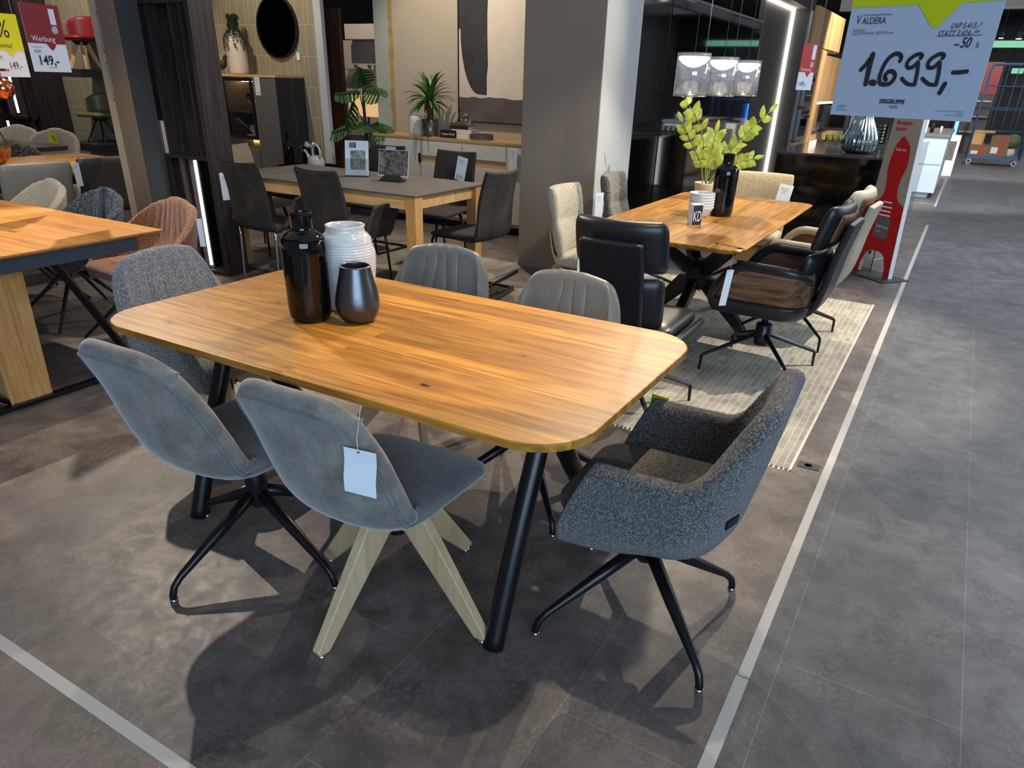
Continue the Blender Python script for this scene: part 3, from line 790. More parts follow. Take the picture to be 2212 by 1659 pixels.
# far side: two grey leather chairs
t = thing('armchair', 'grey leather pleated armchair behind the vases on the far side of the front table', 'chair', (-.37, .57, 0), rad(-84), GR)
tub_parts(t, 'leather_grey', hw=.27, back=.24, fwd=.20, R=.12, arm=.60, top=.825, lean=.10, blend=(.26, .50), slant=.10, pleats=10, pleat_w=.17, amp=.013, bot=.375, thick=.055, narrow=.62, seat_z=.47)
wood_base(t, rot=rad(40))
t = thing('armchair', 'grey leather pleated armchair with black legs beside the black high-backed chair', 'chair', (.28, .46, 0), rad(-92), GR)
tub_parts(t, 'leather_grey', hw=.27, back=.24, fwd=.20, R=.12, arm=.60, top=.825, lean=.10, blend=(.26, .50), slant=.10, pleats=10, pleat_w=.17, amp=.013, bot=.375, thick=.055, narrow=.62, seat_z=.47)
star_base(t, rot=rad(48), hub_z=.26)

# ------------------------------------------------------------------ front table
t = thing('dining_table', 'large oak dining table with rounded corners in the foreground', 'table', (0, 0, 0))
rings = []
for z, ins in ((.733, .022), (.735, .004), (.7375, .0), (.758, .0), (.7597, .0016), (.760, .004)):
    rings.append([Vector((x, y, z)) for x, y in rrect(-.9 + ins, .9 - ins, -.5 + ins, .5 - ins, .165 - ins, 14)])
o = MB().loft(rings).build('tabletop', 'oak_top', t)
for p in o.data.polygons: p.use_smooth = False
box(-.60, .60, -.03, .03, .705, .735).build('rail', 'black_metal', t)
for sx in (-1, 1):
    x = .66 * sx
    box(x - .05, x + .05, -.32, .32, .728, .736).build('mounting_plate', 'black_metal', t)
    MB().tube(arc([(x, -.405, 0), (x, -.30, .28), (x, -.19, .54), (x, -.145, .64), (x, -.13, .73)], 6), .031, 20).build('leg', 'black_metal', t, smooth=True)
    MB().tube(arc([(x, .37, 0), (x, .18, .26), (x, .0, .50), (x, -.045, .62), (x, -.05, .73)], 6), .031, 20).build('leg', 'black_metal', t, smooth=True)

# vases on it
def jar(name, prof, mat, label, cat, loc, n=48, solid=0, group=None):
    o = MB().lathe(prof, n).build(name, mat, None, smooth=True)
    tag(o, label, cat, group, loc); return o
def dense(prof, k=4):
    return [(p.x, p.z) for p in arc([Vector((r, 0, z)) for r, z in prof], k)]
GV = 'vases on the front table'
bp = [(.0, .002), (.052, .0), (.066, .010), (.072, .035), (.073, .10), (.075, .20), (.0755, .245), (.070, .275), (.050, .292), (.037, .300), (.0345, .315), (.035, .350), (.036, .356), (.030, .358), (.028, .345), (.028, .31), (.0, .30)]
jar('vase', dense(bp, 3), 'gloss_black', 'tall glossy black bottle vase on the front oak table', 'vase', (-.298, -.077, .76), group=GV)
wp = [(0, .002), (.074, 0), (.082, .008)]
z = .02; i = 0
while z < .235:
    base = .083 + .016 * sm(0, .18, z) - .012 * sm(.19, .24, z)
    wp += [(base, z), (base + .0022, z + .003), (base, z + .006)]
    z += .0088; i += 1
wp += [(.088, .248), (.076, .262), (.068, .268), (.066, .284), (.069, .292), (.062, .293), (.060, .27), (.07, .24), (.07, .12), (0, .1)]
jar('vase', wp, 'white_glaze', 'white ribbed ceramic vase standing between the two black vases', 'vase', (-.287, .112, .76), group=GV)
sp = [(0, .001), (.040, 0), (.060, .012), (.074, .045), (.075, .07), (.068, .11), (.058, .15), (.051, .183), (.050, .188), (.046, .187), (.052, .14), (.06, .08), (0, .05)]
jar('vase', dense(sp, 3), 'gunmetal', 'small tapered gunmetal vase in front of the white vase', 'vase', (-.152, .002, .76), group=GV)

# ------------------------------------------------------------------ second table with rug
t = thing('rug', 'light grey patterned rug with fringed edge under the second oak table', 'rug', (0, 0, 0))
box(-1.0, 1.185, 1.24, 4.42, 0, .006).build('pile', 'rug', t, bevel=.004)
box(1.180, 1.194, 1.235, 4.43, .001, .007).build('edge_binding', 'rug_edge', t, bevel=.003)
fr = MB()
rnd = random.Random(5)
for i in range(100):
    x = -.99 + i * .0219
    fr.add([(x, 1.24, .004), (x + .012, 1.24, .004), (x + .008 + rnd.uniform(-.004, .004), 1.222, .001), (x + .003, 1.222, .001)], [(0, 1, 2, 3)])
o = fr.build('fringe', 'rug_edge', t); o['kind'] = 'stuff'
tg = box(1.205, 1.30, 1.30, 1.36, .001, .003).build('rug_label', 'lacquer_dark'); tag(tg, 'small grey fabric label lying on the floor beside the patterned rug', 'label')
o2 = MB().lathe([(.012, .0032), (.016, .0032)], 20, (1.25, 1.33, 0)).build('printed_mark', 'strip', tg)

t = thing('dining_table', 'oak dining table with black spider legs and a green plant on top', 'table', (0, 0, .0065))
rings = []
for z, ins in ((.730, .03), (.745, .008), (.757, 0), (.760, .003)):
    rings.append([Vector((x, y, z)) for x, y in rrect(-.31 + ins, .66 - ins, 1.97 + ins, 4.0 - ins, .10 - ins * .5, 8)])
MB().loft(rings).build('tabletop', 'oak_top2', t)
box(.0, .35, 2.4, 3.6, .715, .732).build('mounting_plate', 'black_metal', t)
HX, HY = .17, 2.98
def spider(a, b, w0, w1, nm):
    a, b = Vector(a), Vector(b); d = b - a; h = Vector((d.x, d.y, 0)).normalized(); sd = Vector((-h.y, h.x, 0)); rings = []
    for q, w in ((a - h * .03, w0 * .8), (a, w0), (a.lerp(b, .5), (w0 + w1) * .5), (b, w1)):
        rings.append([q + h * w + sd * .030, q - h * w + sd * .030, q - h * w - sd * .030, q + h * w - sd * .030])
    MB().loft(rings).build(nm, 'black_metal', t, bevel=.006)
for dx, dy in ((0, -.66), (.38, 0), (0, .66), (-.38, 0)):
    l_ = Vector((dx, dy, 0)); u_ = l_.normalized()
    spider((HX + u_.x * .045, HY + u_.y * .045, .36), (HX + dx, HY + dy, 0), .085, .030, 'leg')
for dx, dy in ((-.30, -.45), (.33, -.42), (.33, .45), (-.30, .42)):
    u_ = Vector((dx, dy, 0)).normalized()
    spider((HX + u_.x * .04, HY + u_.y * .04, .40), (HX + dx, HY + dy, .728), .080, .045, 'strut')
MB().lathe([(.05, .28), (.085, .32), (.09, .42), (.06, .48)], 10, (HX, HY, 0)).build('hub', 'black_metal', t, bevel=.005)

def lounge(label, body, pad, wood_m, loc, rz, group='chairs around the second oak table', dark='black_metal', rot=0., tall=1.0, arms=True):
    """swivel armchair: moulded side panels, padded rail, two-part back held by a spine"""
    t = thing('swivel_armchair', label, 'chair', loc, rz, group)
    hw = .275
    # side panels and low back: U-shaped wooden shell
    for nm, mat, z0, z1, th, grow in (('side_shell', wood_m, .455, .635, .014, 0), ('lower_shell', body, .385, .462, .030, .0)):
        if nm == 'side_shell' and not arms: continue
        P = []
        for i in range(49):
            tt = -1 + i / 24; a = abs(tt)
            if a < .30: x, y, nx, ny = -.235, tt / .30 * .16, -1, 0
            elif a < .52:
                q = (a - .30) / .22 * pi / 2; x = -.125 - .11 * cos(q); y = (.16 + .115 * sin(q)) * (1 if tt > 0 else -1)
            else: x = -.125 + (a - .52) / .48 * .36; y = hw * (1 if tt > 0 else -1)
            row = []
            for j in range(7):
                s_ = j / 6; z = z0 + (z1 - z0) * s_
                k = 1 if nm == 'side_shell' else .80 + .20 * sqrt(s_)
                lean_ = .02 * s_ if nm == 'side_shell' else 0
                xf = x + (-.11 * (s_ ** 1.2) * sm(.75, 1, a) if nm == 'side_shell' else .02 * sm(.8, 1, a))
                row.append(Vector((xf * (k if x < 0 else 1), (y + lean_ * (1 if y > 0 else -1) * (a > .3)) * k, z)))
            P.append(row)
        MB().grid(P).build(nm, mat, t, smooth=True, solid=th, off=1, sub=1)
    for sg in ((-1, 1) if arms else ()):
        y = sg * (hw + .022)
        pts = arc([(-.25, sg * .20, .60), (-.16, y - sg * .01, .64), (0, y, .648), (.10, y, .645), (.165, y, .60), (.225, y - sg * .005, .52), (.25, y - sg * .02, .45), (.24, y - sg * .05, .40)], 4)
        MB().tube(pts, .021, 12, 1.25).build('arm_pad', pad, t, smooth=True)
    # seat
    rings = []
    for z, ins in ((.375, .08), (.40, .02), (.44, .0), (.47, .008), (.492, .05), (.497, .10)):
        rings.append([Vector((x, y, z + .02 * (abs(y) / .25) ** 2)) for x, y in rrect(-.22 + ins, .275 - ins, -.262 + ins, .262 - ins, max(.03, .09 - ins * .4), 8)])
    MB().loft(rings).build('seat', pad, t, smooth=True, sub=1)
    # back cushions: lower and headrest
    def cushion(nm, x0, x1, z0, z1, w0, w1, th, curve, mat):
        P = []
        rings = []
        for i in range(9):
            v = i / 8; z = z0 + (z1 - z0) * v; x = x0 + (x1 - x0) * v; w = w0 + (w1 - w0) * v
            e = .5 * (1 - abs(2 * v - 1) ** 6); e = .55 + .9 * e if e < .5 else 1.
            k = sqrt(max(0., 1 - abs(2 * v - 1) ** 5)) * .62 + .38; ww = w * (1 - .06 * abs(2 * v - 1) ** 6)
            front = []; back = []
            for j in range(13):
                u = -1 + j / 6; cx = curve * u * u
                tk = th * k * (1 - .35 * abs(u) ** 6)
                front.append(Vector((x + cx + tk / 2, u * ww, z))); back.append(Vector((x + cx - tk / 2, u * ww, z)))
            rings.append(front + back[::-1])
        return MB().loft(rings, True).build(nm, mat, t, smooth=True, sub=1)
    cushion('back_cushion', -.20, -.255, .46, .735, .205, .215, .085, .05, pad)
    h = cushion('headrest', -.265, -.325, .752, .985 * tall, .225, .222, .075, .055, pad)
    # wooden inset on the back of the headrest
    P = []
    for i in range(7):
        v = i / 6; row = []
        for j in range(9):
            u = -1 + j / 4; row.append(Vector((-.265 - .06 * (.18 + .62 * v) - .0405 + .055 * (u * .78) ** 2, u * .175, .80 + .14 * v)))
        P.append(row)
    if wood_m != body: MB().grid(P).build('back_inset', wood_m, h, smooth=True, solid=.004, off=0)
    # spine panel
    sp_ = arc([Vector((-.02, 0, .362)), Vector((-.17, 0, .37)), Vector((-.262, 0, .43)), Vector((-.300, 0, .56)), Vector((-.325, 0, .72)), Vector((-.368, 0, .90))], 4)
    rings = []
    n = len(sp_)
    for i, p in enumerate(sp_):
        w = .10 + .052 * sm(0, .5, i / (n - 1)) - .004 * sm(.85, 1, i / (n - 1))
        tn = (sp_[min(i + 1, n - 1)] - sp_[max(i - 1, 0)]).normalized(); nr = Vector((tn.z, 0, -tn.x)) * .018
        rings.append([p + nr + Vector((0, w, 0)), p - nr + Vector((0, w, 0)), p - nr - Vector((0, w, 0)), p + nr - Vector((0, w, 0))])
    MB().loft(rings).build('spine', dark, t, bevel=.012, seg=3)
    bent_base(t, rot=rot, R=.36)
    return t
lounge('black leather swivel armchair seen from behind, nearest the front table', 'leather_black', 'leather_black', 'leather_black', (.285, 1.50, .0065), rad(90), dark='leather_black', rot=.7, arms=False)
lounge('black leather swivel armchair with walnut side panel, right of the second table', 'leather_black', 'leather_black', 'walnut', (.745, 2.46, .0065), rad(177), dark='leather_black', rot=rad(42))
lounge('cream leather swivel armchair with walnut panels behind the black walnut one', 'leather_cream', 'leather_cream', 'walnut', (.76, 3.22, .0065), rad(176), dark='leather_cream', rot=rad(48))

def panelchair(label, mat, loc, rz, w=.225, shellm='oak_light', group='upholstered chairs at the second table', back_h=.90):
    t = thing('dining_chair', label, 'chair', loc, rz, group)
    rings = []
    for z, ins in ((.40, .06), (.42, .015), (.455, .0), (.485, .012), (.495, .05)):
        rings.append([Vector((x, y, z)) for x, y in rrect(-.22 + ins, .24 - ins, -w + ins, w - ins, max(.03, .08 - ins * .4), 8)])
    MB().loft(rings).build('seat', mat, t, smooth=True, sub=1)
    rings = []
    zz = [.47, .50, .57, .64, .68, .70, .72, .76, .83, .87, .895, back_h]
    tk = [.035, .075, .092, .085, .062, .050, .062, .085, .09, .08, .06, .03]
    for z, th in zip(zz, tk):
        x = -.195 - (z - .47) * .20; ring = []
        for s_, rg in ((1, range(13)), (-1, range(12, -1, -1))):
            for j in rg:
                u = -1 + j / 6; e = 1 - .45 * abs(u) ** 8
                ring.append(Vector((x + .055 * u * u + s_ * th / 2 * e, u * w * (1.0 if .5 < z < .88 else .965), z)))
        rings.append(ring)
    MB().loft(rings, True).build('backrest', mat, t, smooth=True, sub=1)
    # bent wooden shell below the seat and behind the back
    P = []
    for x, z in ((.16, .375), (0, .365), (-.14, .37), (-.225, .42), (-.258, .52), (-.272, .62)):
        P.append([Vector((x + .045 * (u * u if z > .4 else 0), u * w * .97, z + .03 * abs(u) ** 3)) for u in [-1 + j / 5 for j in range(11)]])
    MB().grid(P).build('shell', shellm, t, smooth=True, solid=.014, off=0, sub=1)
    rings = [[Vector((x, y, z)) for x, y in rrect(-.23 + e, .22 - e, -w + e, w - e, .07, 6)] for z, e in ((.27, .09), (.30, .055), (.36, .018), (.402, .004))]
    MB().loft(rings).build('seat_pan', shellm, t, smooth=True)
    bent_base(t, rot=.6, R=.33, top=.30)
    return t
panelchair('cream boucle chair with oak shell left of the second table', 'boucle_cream', (-.47, 2.66, .0065), rad(3))
panelchair('grey boucle chair behind the cream one, left of the second table', 'boucle_taupe', (-.50, 3.55, .0065), rad(5))
t = panelchair('wide sand boucle chair at the far end of the second table', 'boucle_sand', (.17, 4.22, .0065), rad(-88), w=.245)

def price_card(label, loc, rz, w, h, price=None, psize=.03, tilt=0., mat='paper', lines=3, string=False, sw=0.):
    t = thing('price_tag', label, 'tag', loc, rz)
    Mt = Matrix.Rotation(tilt, 4, 'Y')
    MB().cbox((0, 0, 0), (w, .0016, h), Mt).build('card', mat, t)
    for i in range(lines):
        MB().cbox((-w * .08, -.0012, h * (.36 - i * .07)), (w * (.6 - .12 * i), .0004, h * .014), Mt).build('print_line', 'grey_ink', t)
    if price: text('lettering', price, psize, 'ink', t, Mt @ T(-w * .40, -.0013, -h * .42))
    if string: MB().tube([Mt @ Vector((0, 0, h * .46)), Mt @ Vector((.004 + sw, .01, h * .5 + .096))], .0007, 5).build('string', 'white', t)
    return t
price_card('white tag with price 349 beside the black high-backed armchair', (.052, 1.33, .735), rad(100), .075, .20, '349,-', .032, 0)
price_card('blue-white tag with price 199,- on the sand boucle chair', (.41, 4.10, .76), rad(15), .10, .22, '199,-', .042, rad(8))
price_card('narrow blank tag hanging under the corner of the second table', (.60, 2.00, .566), rad(60), .05, .19, None, tilt=rad(6), lines=0, string=True)
price_card('white tag hanging behind the cream boucle chair', (-.735, 2.60, .70), rad(75), .06, .17, None, tilt=rad(3), lines=0)
price_card('white tag hanging between the cream and grey boucle chairs', (-.70, 3.22, .70), rad(60), .07, .20, None, lines=3)

# things on the second table
jar('vase', dense([(r * .98, z * 1.06) for r, z in bp], 3), 'gloss_black', 'tall glossy black bottle vase on the second table beside the plant', 'vase', (.245, 3.02, .76))
for i in range(6):
    k = i * .0165
    r = .062 if i else .062
    o = MB().lathe(dense([(0, .003), (.032, 0), (.036, .008), (.062, .034), (.079, .064), (.080, .068), (.076, .066), (.057, .038), (.024, .014), (0, .012)], 2), 36).build('bowl', 'white', None, smooth=True)
    tag(o, 'white bowl in the stack on the second table, %s' % ['lowest of six', 'second from the bottom', 'third from the bottom', 'fourth from the bottom', 'fifth from the bottom', 'topmost of six'][i], 'bowl', 'stacked white bowls on the second table', (.145, 2.90, .76 + k + .0))
t = thing('sign_block', 'small white block sign with letters KD on the second table', 'sign', (.208, 2.585, .7605), rad(52))
box(-.036, .036, -.022, .022, 0, .125).build('block', 'white', t, bevel=.001)
box(-.033, .033, -.0230, -.0222, .006, .119).build('face', 'lacquer_dark', t)
text('lettering', 'KD', .085, 'paper', t, T(-.030, -.0238, .028), sx=.50)
t = thing('sign_card', 'red folded sign card lying flat near the corner of the second table', 'sign', (.56, 2.075, .7605), rad(-22))
box(-.085, .085, -.018, .018, 0, .006).build('card', 'bright_red', t)
text('lettering', 'Abverkauf', .030, 'paper', t, T(-.07, -.012, .0065) @ Matrix.Rotation(-pi / 2, 4, 'X'))
o = box(-.045, .045, -.012, .012, 0, .001).build('sticker', 'paper'); tag(o, 'small red and white printed sticker beside the red sign card', 'sticker', None, (.60, 2.015, .7605), rad(-20))
MB().cbox((0, 0, .0012), (.07, .005, .0003)).build('print_line', 'page_red', o)

# plant
def leaf_mesh(mb, base, dirv, up, L, Wd, fold=.15, droop=.0, n=6, tip=1.):
    d = dirv.normalized(); s = d.cross(up).normalized(); u = s.cross(d).normalized()
    ls = []; cs = []; rs = []
    for i in range(n + 1):
        t_ = i / n; w = Wd / 2 * (sin(pi * t_ ** .8) ** .8 if 0 < t_ < 1 else 0.)
        p = base + d * L * t_ - Vector((0, 0, 1)) * droop * L * t_ * t_
        cs.append(p); ls.append(p + s * w + u * fold * w); rs.append(p - s * w + u * fold * w)
    mb.add(ls + cs + rs, [(i, n + 1 + i, n + 2 + i, i + 1) for i in range(n)] + [(n + 1 + i, 2 * n + 2 + i, 2 * n + 3 + i, n + 2 + i) for i in range(n)])
t = thing('potted_plant', 'plant with bright yellow-green leaves in a ribbed cream pot', 'plant', (-.158, 3.98, .76))
MB().lathe([(0, .0), (.062, 0), (.070, .010), (.080, .075), (.082, .086), (.078, .088), (.072, .07), (0, .068)], 96, rib=32, amp=.012).build('pot', 'ribbed_pot', t, smooth=True)
MB().lathe([(0, .072), (.073, .070)], 24).build('soil', 'soil', t)
vr, vf = None, None
CR, CU, CF = (RZ @ rt), Vector((0, 0, 1)), Vector((-sin(YAW), cos(YAW), 0))
CR = Vector((cos(YAW), sin(YAW), 0))
rnd = random.Random(11)
st = MB(); fo = MB()
for pts, nl, l0 in ((((-.02, 0), (-.06, .16), (-.16, .32), (-.235, .44)), 7, .075), (((0, .01), (-.03, .2), (-.10, .42), (-.24, .60)), 8, .08),
                    (((.02, 0), (.10, .16), (.22, .34), (.385, .52)), 9, .08), (((.0, -.01), (.03, .14), (.10, .22), (.20, .30)), 5, .08), (((.01, 0), (.0, .15), (.02, .28), (.03, .37)), 7, .085),
                    (((.03, 0), (.12, .10), (.24, .17), (.34, .20)), 6, .075)):
    dep = rnd.uniform(-.06, .06)
    line = arc([CR * x + CF * (dep * z * 2) + Vector((0, 0, .07 + z)) for x, z in pts], 6)
    st.tube(line, [.0065 - .0045 * i / (len(line) - 1) for i in range(len(line))], 8)
    n = len(line)
    for k in range(nl):
        i = int((.30 + .68 * k / nl) * (n - 1)); p = line[i]; tg_ = (line[min(i + 1, n - 1)] - line[i - 1]).normalized()
        for sg in (-1, 1):
            side = (CR * cos(YAW + k) + CF * .25 * rnd.uniform(-1, 1))
            perp = tg_.cross(CF).normalized() * sg
            dv = (perp * .8 + tg_ * .75 + CF * rnd.uniform(-.35, .35)).normalized()
            leaf_mesh(fo, p, dv, CF + tg_ * .2, l0 * 1.12 * rnd.uniform(.8, 1.15), .050 * rnd.uniform(.8, 1.2), .25)
    leaf_mesh(fo, line[-1], tg_, CF, l0 * 1.1, .034, .2)
st.build('stems', 'stem', t, smooth=True); fo.build('foliage', 'leaf_pale', t, smooth=True)

# pendant lamp over the second table
t = thing('pendant_lamp', 'pendant lamp of three mirrored glass cylinders above the second table', 'lamp', (0, 0, 0))
for i, y in enumerate((2.42, 2.98, 3.54)):
    x = .135
    sh = MB().lathe([(.086, 0), (.088, 0), (.088, .205), (.086, .205), (.086, 0)], 48, (x, y, 1.462)).build('glass_shade', 'lamp_glass', t, smooth=True)
    MB().lathe([(.0865, 0), (.089, 0), (.089, .004), (.0865, .004)], 48, (x, y, 1.458)).build('rim', 'chrome', sh, smooth=True)
    MB().lathe([(0, -.035), (.03, -.03), (.06, -.014), (.080, .006), (.080, .016), (0, .016)], 40, (x, y, 1.632)).build('light_disc', 'lamp_on', t, smooth=True)
    MB().lathe([(0, .018), (.080, .018), (.080, .030), (0, .034)], 40, (x, y, 1.632)).build('cap', 'chrome', t, smooth=True)
    MB().tube([(x, y, 1.66), (x, y, 4.2)], .0018, 6).build('cable', 'black_matte', t)
    for dx in (.06,):
        MB().tube([(x + dx, y, 1.66), (x + dx, y, 4.2)], .0009, 5).build('wire', 'chrome', t)
# red price sign hanging beside the lamp
t = thing('hanging_sign', 'narrow red and white price sign hanging beside the glowing vertical light strip', 'sign', (.13, 5.6, 1.5), rad(62))
box(-.10, .10, -.002, .002, 0, .14).build('card', 'paper', t)
box(-.10, .10, -.003, .003, .14, .36).build('header', 'bright_red', t)
MB().add([(-.02, -.003, .14), (.05, -.003, .14), (.015, -.003, .10)], [(0, 1, 2)]).build('pointer', 'bright_red', t)
box(.03, .075, -.0045, -.0032, .24, .35).build('exclamation_bar', 'paper', t)
MB().lathe([(0, 0), (.024, 0)], 20).xform(T(.05, -.004, .20) @ Matrix.Rotation(pi / 2, 4, 'X')).build('exclamation_dot', 'paper', t)
text('lettering', 'Werbung', .035, 'paper', t, T(-.085, -.0045, .15))
text('lettering', '149,-', .055, 'ink', t, T(-.085, -.0035, .03))
for dx in (-.09, .09): MB().tube([(dx, 0, .36), (dx * .9, 0, 2.7)], .0018, 5).build('string', 'strip', t)


# ------------------------------------------------------------------ third table: stone top on an oak frame
t = thing('rug', 'mottled grey-beige rug under the stone-topped table', 'rug', (0, 0, 0))
box(-3.62, -1.68, 2.42, 3.97, 0, .006).build('pile', 'rug3', t, bevel=.003)
box(-3.62, -1.68, 2.40, 2.42, 0, .007).build('edge_binding', 'lacquer_dark', t)
t = thing('dining_table', 'dining table with dark stone top on a square oak frame', 'table', (0, 0, 0))
box(-3.80, -1.77, 2.43, 3.36, .748, .760).build('tabletop', 'ceramic_top', t, bevel=.003)
box(-3.74, -1.83, 2.47, 2.495, .65, .745).build('apron', 'oak_light', t, bevel=.002)
box(-3.74, -1.83, 3.295, 3.32, .65, .745).build('apron', 'oak_light', t, bevel=.002)
for x in (-3.74, -1.855): box(x, x + .025, 2.47, 3.32, .65, .745).build('apron', 'oak_light', t, bevel=.002)
for x in (-3.775, -1.88):
    for y in (2.45, 3.245):
        MB().box(x, x + .09, y, y + .09, 0, .747).build('leg', 'oak_z', t, bevel=.004)

def suede_chair(label, mat, loc, rz, legs='sled', legmat='black_metal', arms=False, group='suede chairs around the stone-topped table', w=.215, top=.91, seat_mat=None, name='dining_chair'):
    t = thing(name, label, 'chair', loc, rz, group)
    prof = [(-.16, .425), (-.215, .435), (-.245, .48), (-.255, .56), (-.262, .66), (-.285, .78), (-.325, top)]
    pf = arc([Vector((x, 0, z)) for x, z in prof], 3); n = len(pf); P = []
    for i, p in enumerate(pf):
        v = i / (n - 1); ww = w * (1.02 - .10 * v ** 2)
        P.append([Vector((p.x + .035 * u * u, u * ww, p.z + .012 * u * u * v)) for u in [-1 + j / 6 for j in range(13)]])
    b = MB().grid(P).build('backrest', mat, t, smooth=True, solid=.034, off=0, bevel=.006)
    edge = [P[i][0] for i in range(2, n)] + P[-1] + [P[i][12] for i in range(n - 1, 1, -1)]
    MB().tube(edge, .007, 8).build('piping', 'black_matte', b, smooth=True)
    rings = []
    for z, ins in ((.425, .05), (.435, .01), (.452, .0), (.468, .01), (.475, .05)):
        rings.append([Vector((x, y, z - .02 * sm(.12, .26, x))) for x, y in rrect(-.22 + ins, .255 - ins, -w - .01 + ins, w + .01 - ins, max(.02, .05 - ins * .4), 6)])
    MB().loft(rings).build('seat', seat_mat or mat, t, smooth=True, sub=1)
    if arms:
        for sg in (-1, 1):
            P = []
            for i in range(11):
                v = i / 10; zt = .47 + .20 * sm(0, .35, v) + .012 * v
                x = -.20 + .40 * v
                P.append([Vector((x + .03 * q, sg * (w + .01 + .085 * q ** .8), .435 + (zt - .435) * q)) for q in [j / 5 for j in range(6)]])
            MB().grid(P).build('armrest', mat, t, smooth=True, solid=.024, off=0, bevel=.005)
    if legs == 'sled':
        for sg in (-1, 1):
            y = sg * (w - .01)
            MB().tube(arc([(-.19, y, .43), (-.205, y, .05), (-.19, y, .018), (-.15, y, .010), (.17, y, .010), (.21, y, .018), (.22, y, .05), (.17, y, .43)], 4), .0105, 10).build('leg', legmat, t, smooth=True)
        MB().tube([(-.18, -w + .01, .425), (-.18, w - .01, .425)], .010, 8).build('crossbar', legmat, t, smooth=True)
    elif legs == 'cantilever':
        pts = []
        for sg in (-1, 1):
            y = sg * (w - .01)
            MB().tube(arc([(-.18, y, .425), (.16, y, .425), (.215, y, .40), (.222, y, .34), (.20, y, .05), (.18, y, .018), (.14, y, .011), (-.24, y, .011), (-.26, y * .9, .011), (-.265, 0, .011)], 4), .0105, 10).build('leg', legmat, t, smooth=True)
    else:
        for sx in (-1, 1):
            for sy in (-1, 1):
                MB().tube([(sx * .13, sy * .12, .43), (sx * .21 + (.02 if sx > 0 else -.02), sy * .21, .005)], [.014, .009], 10).build('leg', legmat, t, smooth=True)
    return t
suede_chair('dark suede armchair with chrome legs nearest the dark shelf unit', 'suede', (-3.10, 2.33, 0), rad(88), 'sled', 'chrome', True)
suede_chair('dark suede armchair with black runners at the middle of the stone-topped table', 'suede', (-2.36, 2.37, 0), rad(88), 'sled', 'black_metal', True)
suede_chair('dark suede chair carrying a 209,- tag on the far side of the stone-topped table', 'suede', (-2.42, 3.62, .0065), rad(-88), 'four')
suede_chair('dark suede chair on the far side, behind the upright photo card', 'suede', (-3.22, 3.62, .0065), rad(-90), 'cantilever')
suede_chair('beige suede chair at the left end of the stone-topped table', 'suede_beige', (-3.98, 2.98, 0), rad(4), 'four')
suede_chair('dark suede chair seen from the side at the right end of the stone-topped table', 'suede', (-1.66, 2.98, 0), rad(176), 'cantilever')
price_card('white tag with price 209,- on the back of a dark suede chair', (-2.34, 3.845, .79), rad(8), .10, .20, '209,-', .042, rad(12))
price_card('white tag on the left edge of the suede armchair with chrome legs', (-3.345, 2.10, .72), rad(70), .08, .20, None, lines=3)
price_card('small pale label card lying over the back of the far suede chair', (-3.13, 3.84, .905), rad(5), .11, .04, None, lines=0)

t = thing('brochure_stand', 'clear stand with a stack of white brochures on the stone-topped table', 'brochure stand', (-2.80, 2.98, .76), rad(28))
Mt = Matrix.Rotation(rad(-12), 4, 'X')
MB().cbox((0, .012, .145), (.19, .022, .27), Mt).build('brochures', 'paper', t, bevel=.001)
MB().cbox((.012, -.0008, .13), (.125, .001, .15), Mt).build('cover_picture', 'photo_a', t)
MB().cbox((-.03, -.0008, .245), (.055, .001, .04), Mt).build('cover_logo', 'lacquer_dark', t)
text('lettering', 'Dieter\nKnoll', .017, 'paper', t, Mt @ T(-.053, -.0018, .249))
MB().cbox((0, -.003, .07), (.20, .003, .14), Mt).build('front_pane', 'glass', t)
MB().cbox((0, .028, .14), (.20, .003, .28), Mt).build('back_pane', 'glass', t)
box(-.1, .1, -.01, .09, 0, .003).build('foot', 'glass', t)
t = thing('photo_card', 'square photo card in a black holder on the stone-topped table', 'photo card', (-2.41, 2.97, .76), rad(10))
Mt = Matrix.Rotation(rad(-10), 4, 'X')
MB().cbox((0, 0, .135), (.27, .003, .20), Mt).build('card', 'paper', t)
MB().cbox((0, -.002, .137), (.262, .001, .19), Mt).build('photograph', 'photo_b', t)
MB().cbox((-.11, -.0028, .165), (.035, .001, .10), Mt).build('printed_window', 'photo_a', t)
rings = [[Vector((x * k, y * k, z)) for x, y in ((-.10, -.045), (.10, -.045), (.10, .05), (-.10, .05))] for z, k in ((0, 1), (.01, 1), (.045, .6))]
MB().loft(rings).build('holder', 'black_matte', t, bevel=.003)

# round side table with bottle, ice bucket, watering can
t = thing('side_table', 'small round black metal side table in front of the cabinet', 'table', (-4.96, 4.58, 0))
MB().lathe([(0, .53), (.355, .53), (.36, .535), (.36, .565), (.35, .565), (.35, .54), (0, .54)], 48).build('tray_top', 'black_metal', t, smooth=False)
for k in range(4):
    a = k * pi / 2 + .5
    MB().tube([(.33 * cos(a), .33 * sin(a), 0), (.33 * cos(a), .33 * sin(a), .53)], .008, 8).build('leg', 'black_metal', t, smooth=True)
jar('bottle', dense([(0, 0), (.055, 0), (.060, .01), (.060, .20), (.055, .235), (.022, .27), (.018, .29), (.018, .36), (.022, .365), (.02, .375), (0, .375)], 2), 'gloss_black', 'dark bottle on the round black side table', 'bottle', (-5.17, 4.50, .54))
t = thing('ice_bucket', 'shiny ice bucket filled with glasses on the round side table', 'bucket', (-5.00, 4.68, .54))
MB().lathe([(0, 0), (.09, 0), (.115, .23), (.120, .235), (.112, .235), (.088, .01), (0, .01)], 40).build('bucket', 'chrome', t, smooth=True)
for k in range(4):
    a = k * 1.6
    MB().lathe([(0, 0), (.002, .02), (.028, .05), (.033, .09), (.028, .13)], 20, (.055 * cos(a), .055 * sin(a), .15)).build('glass', 'glass', t, smooth=True)
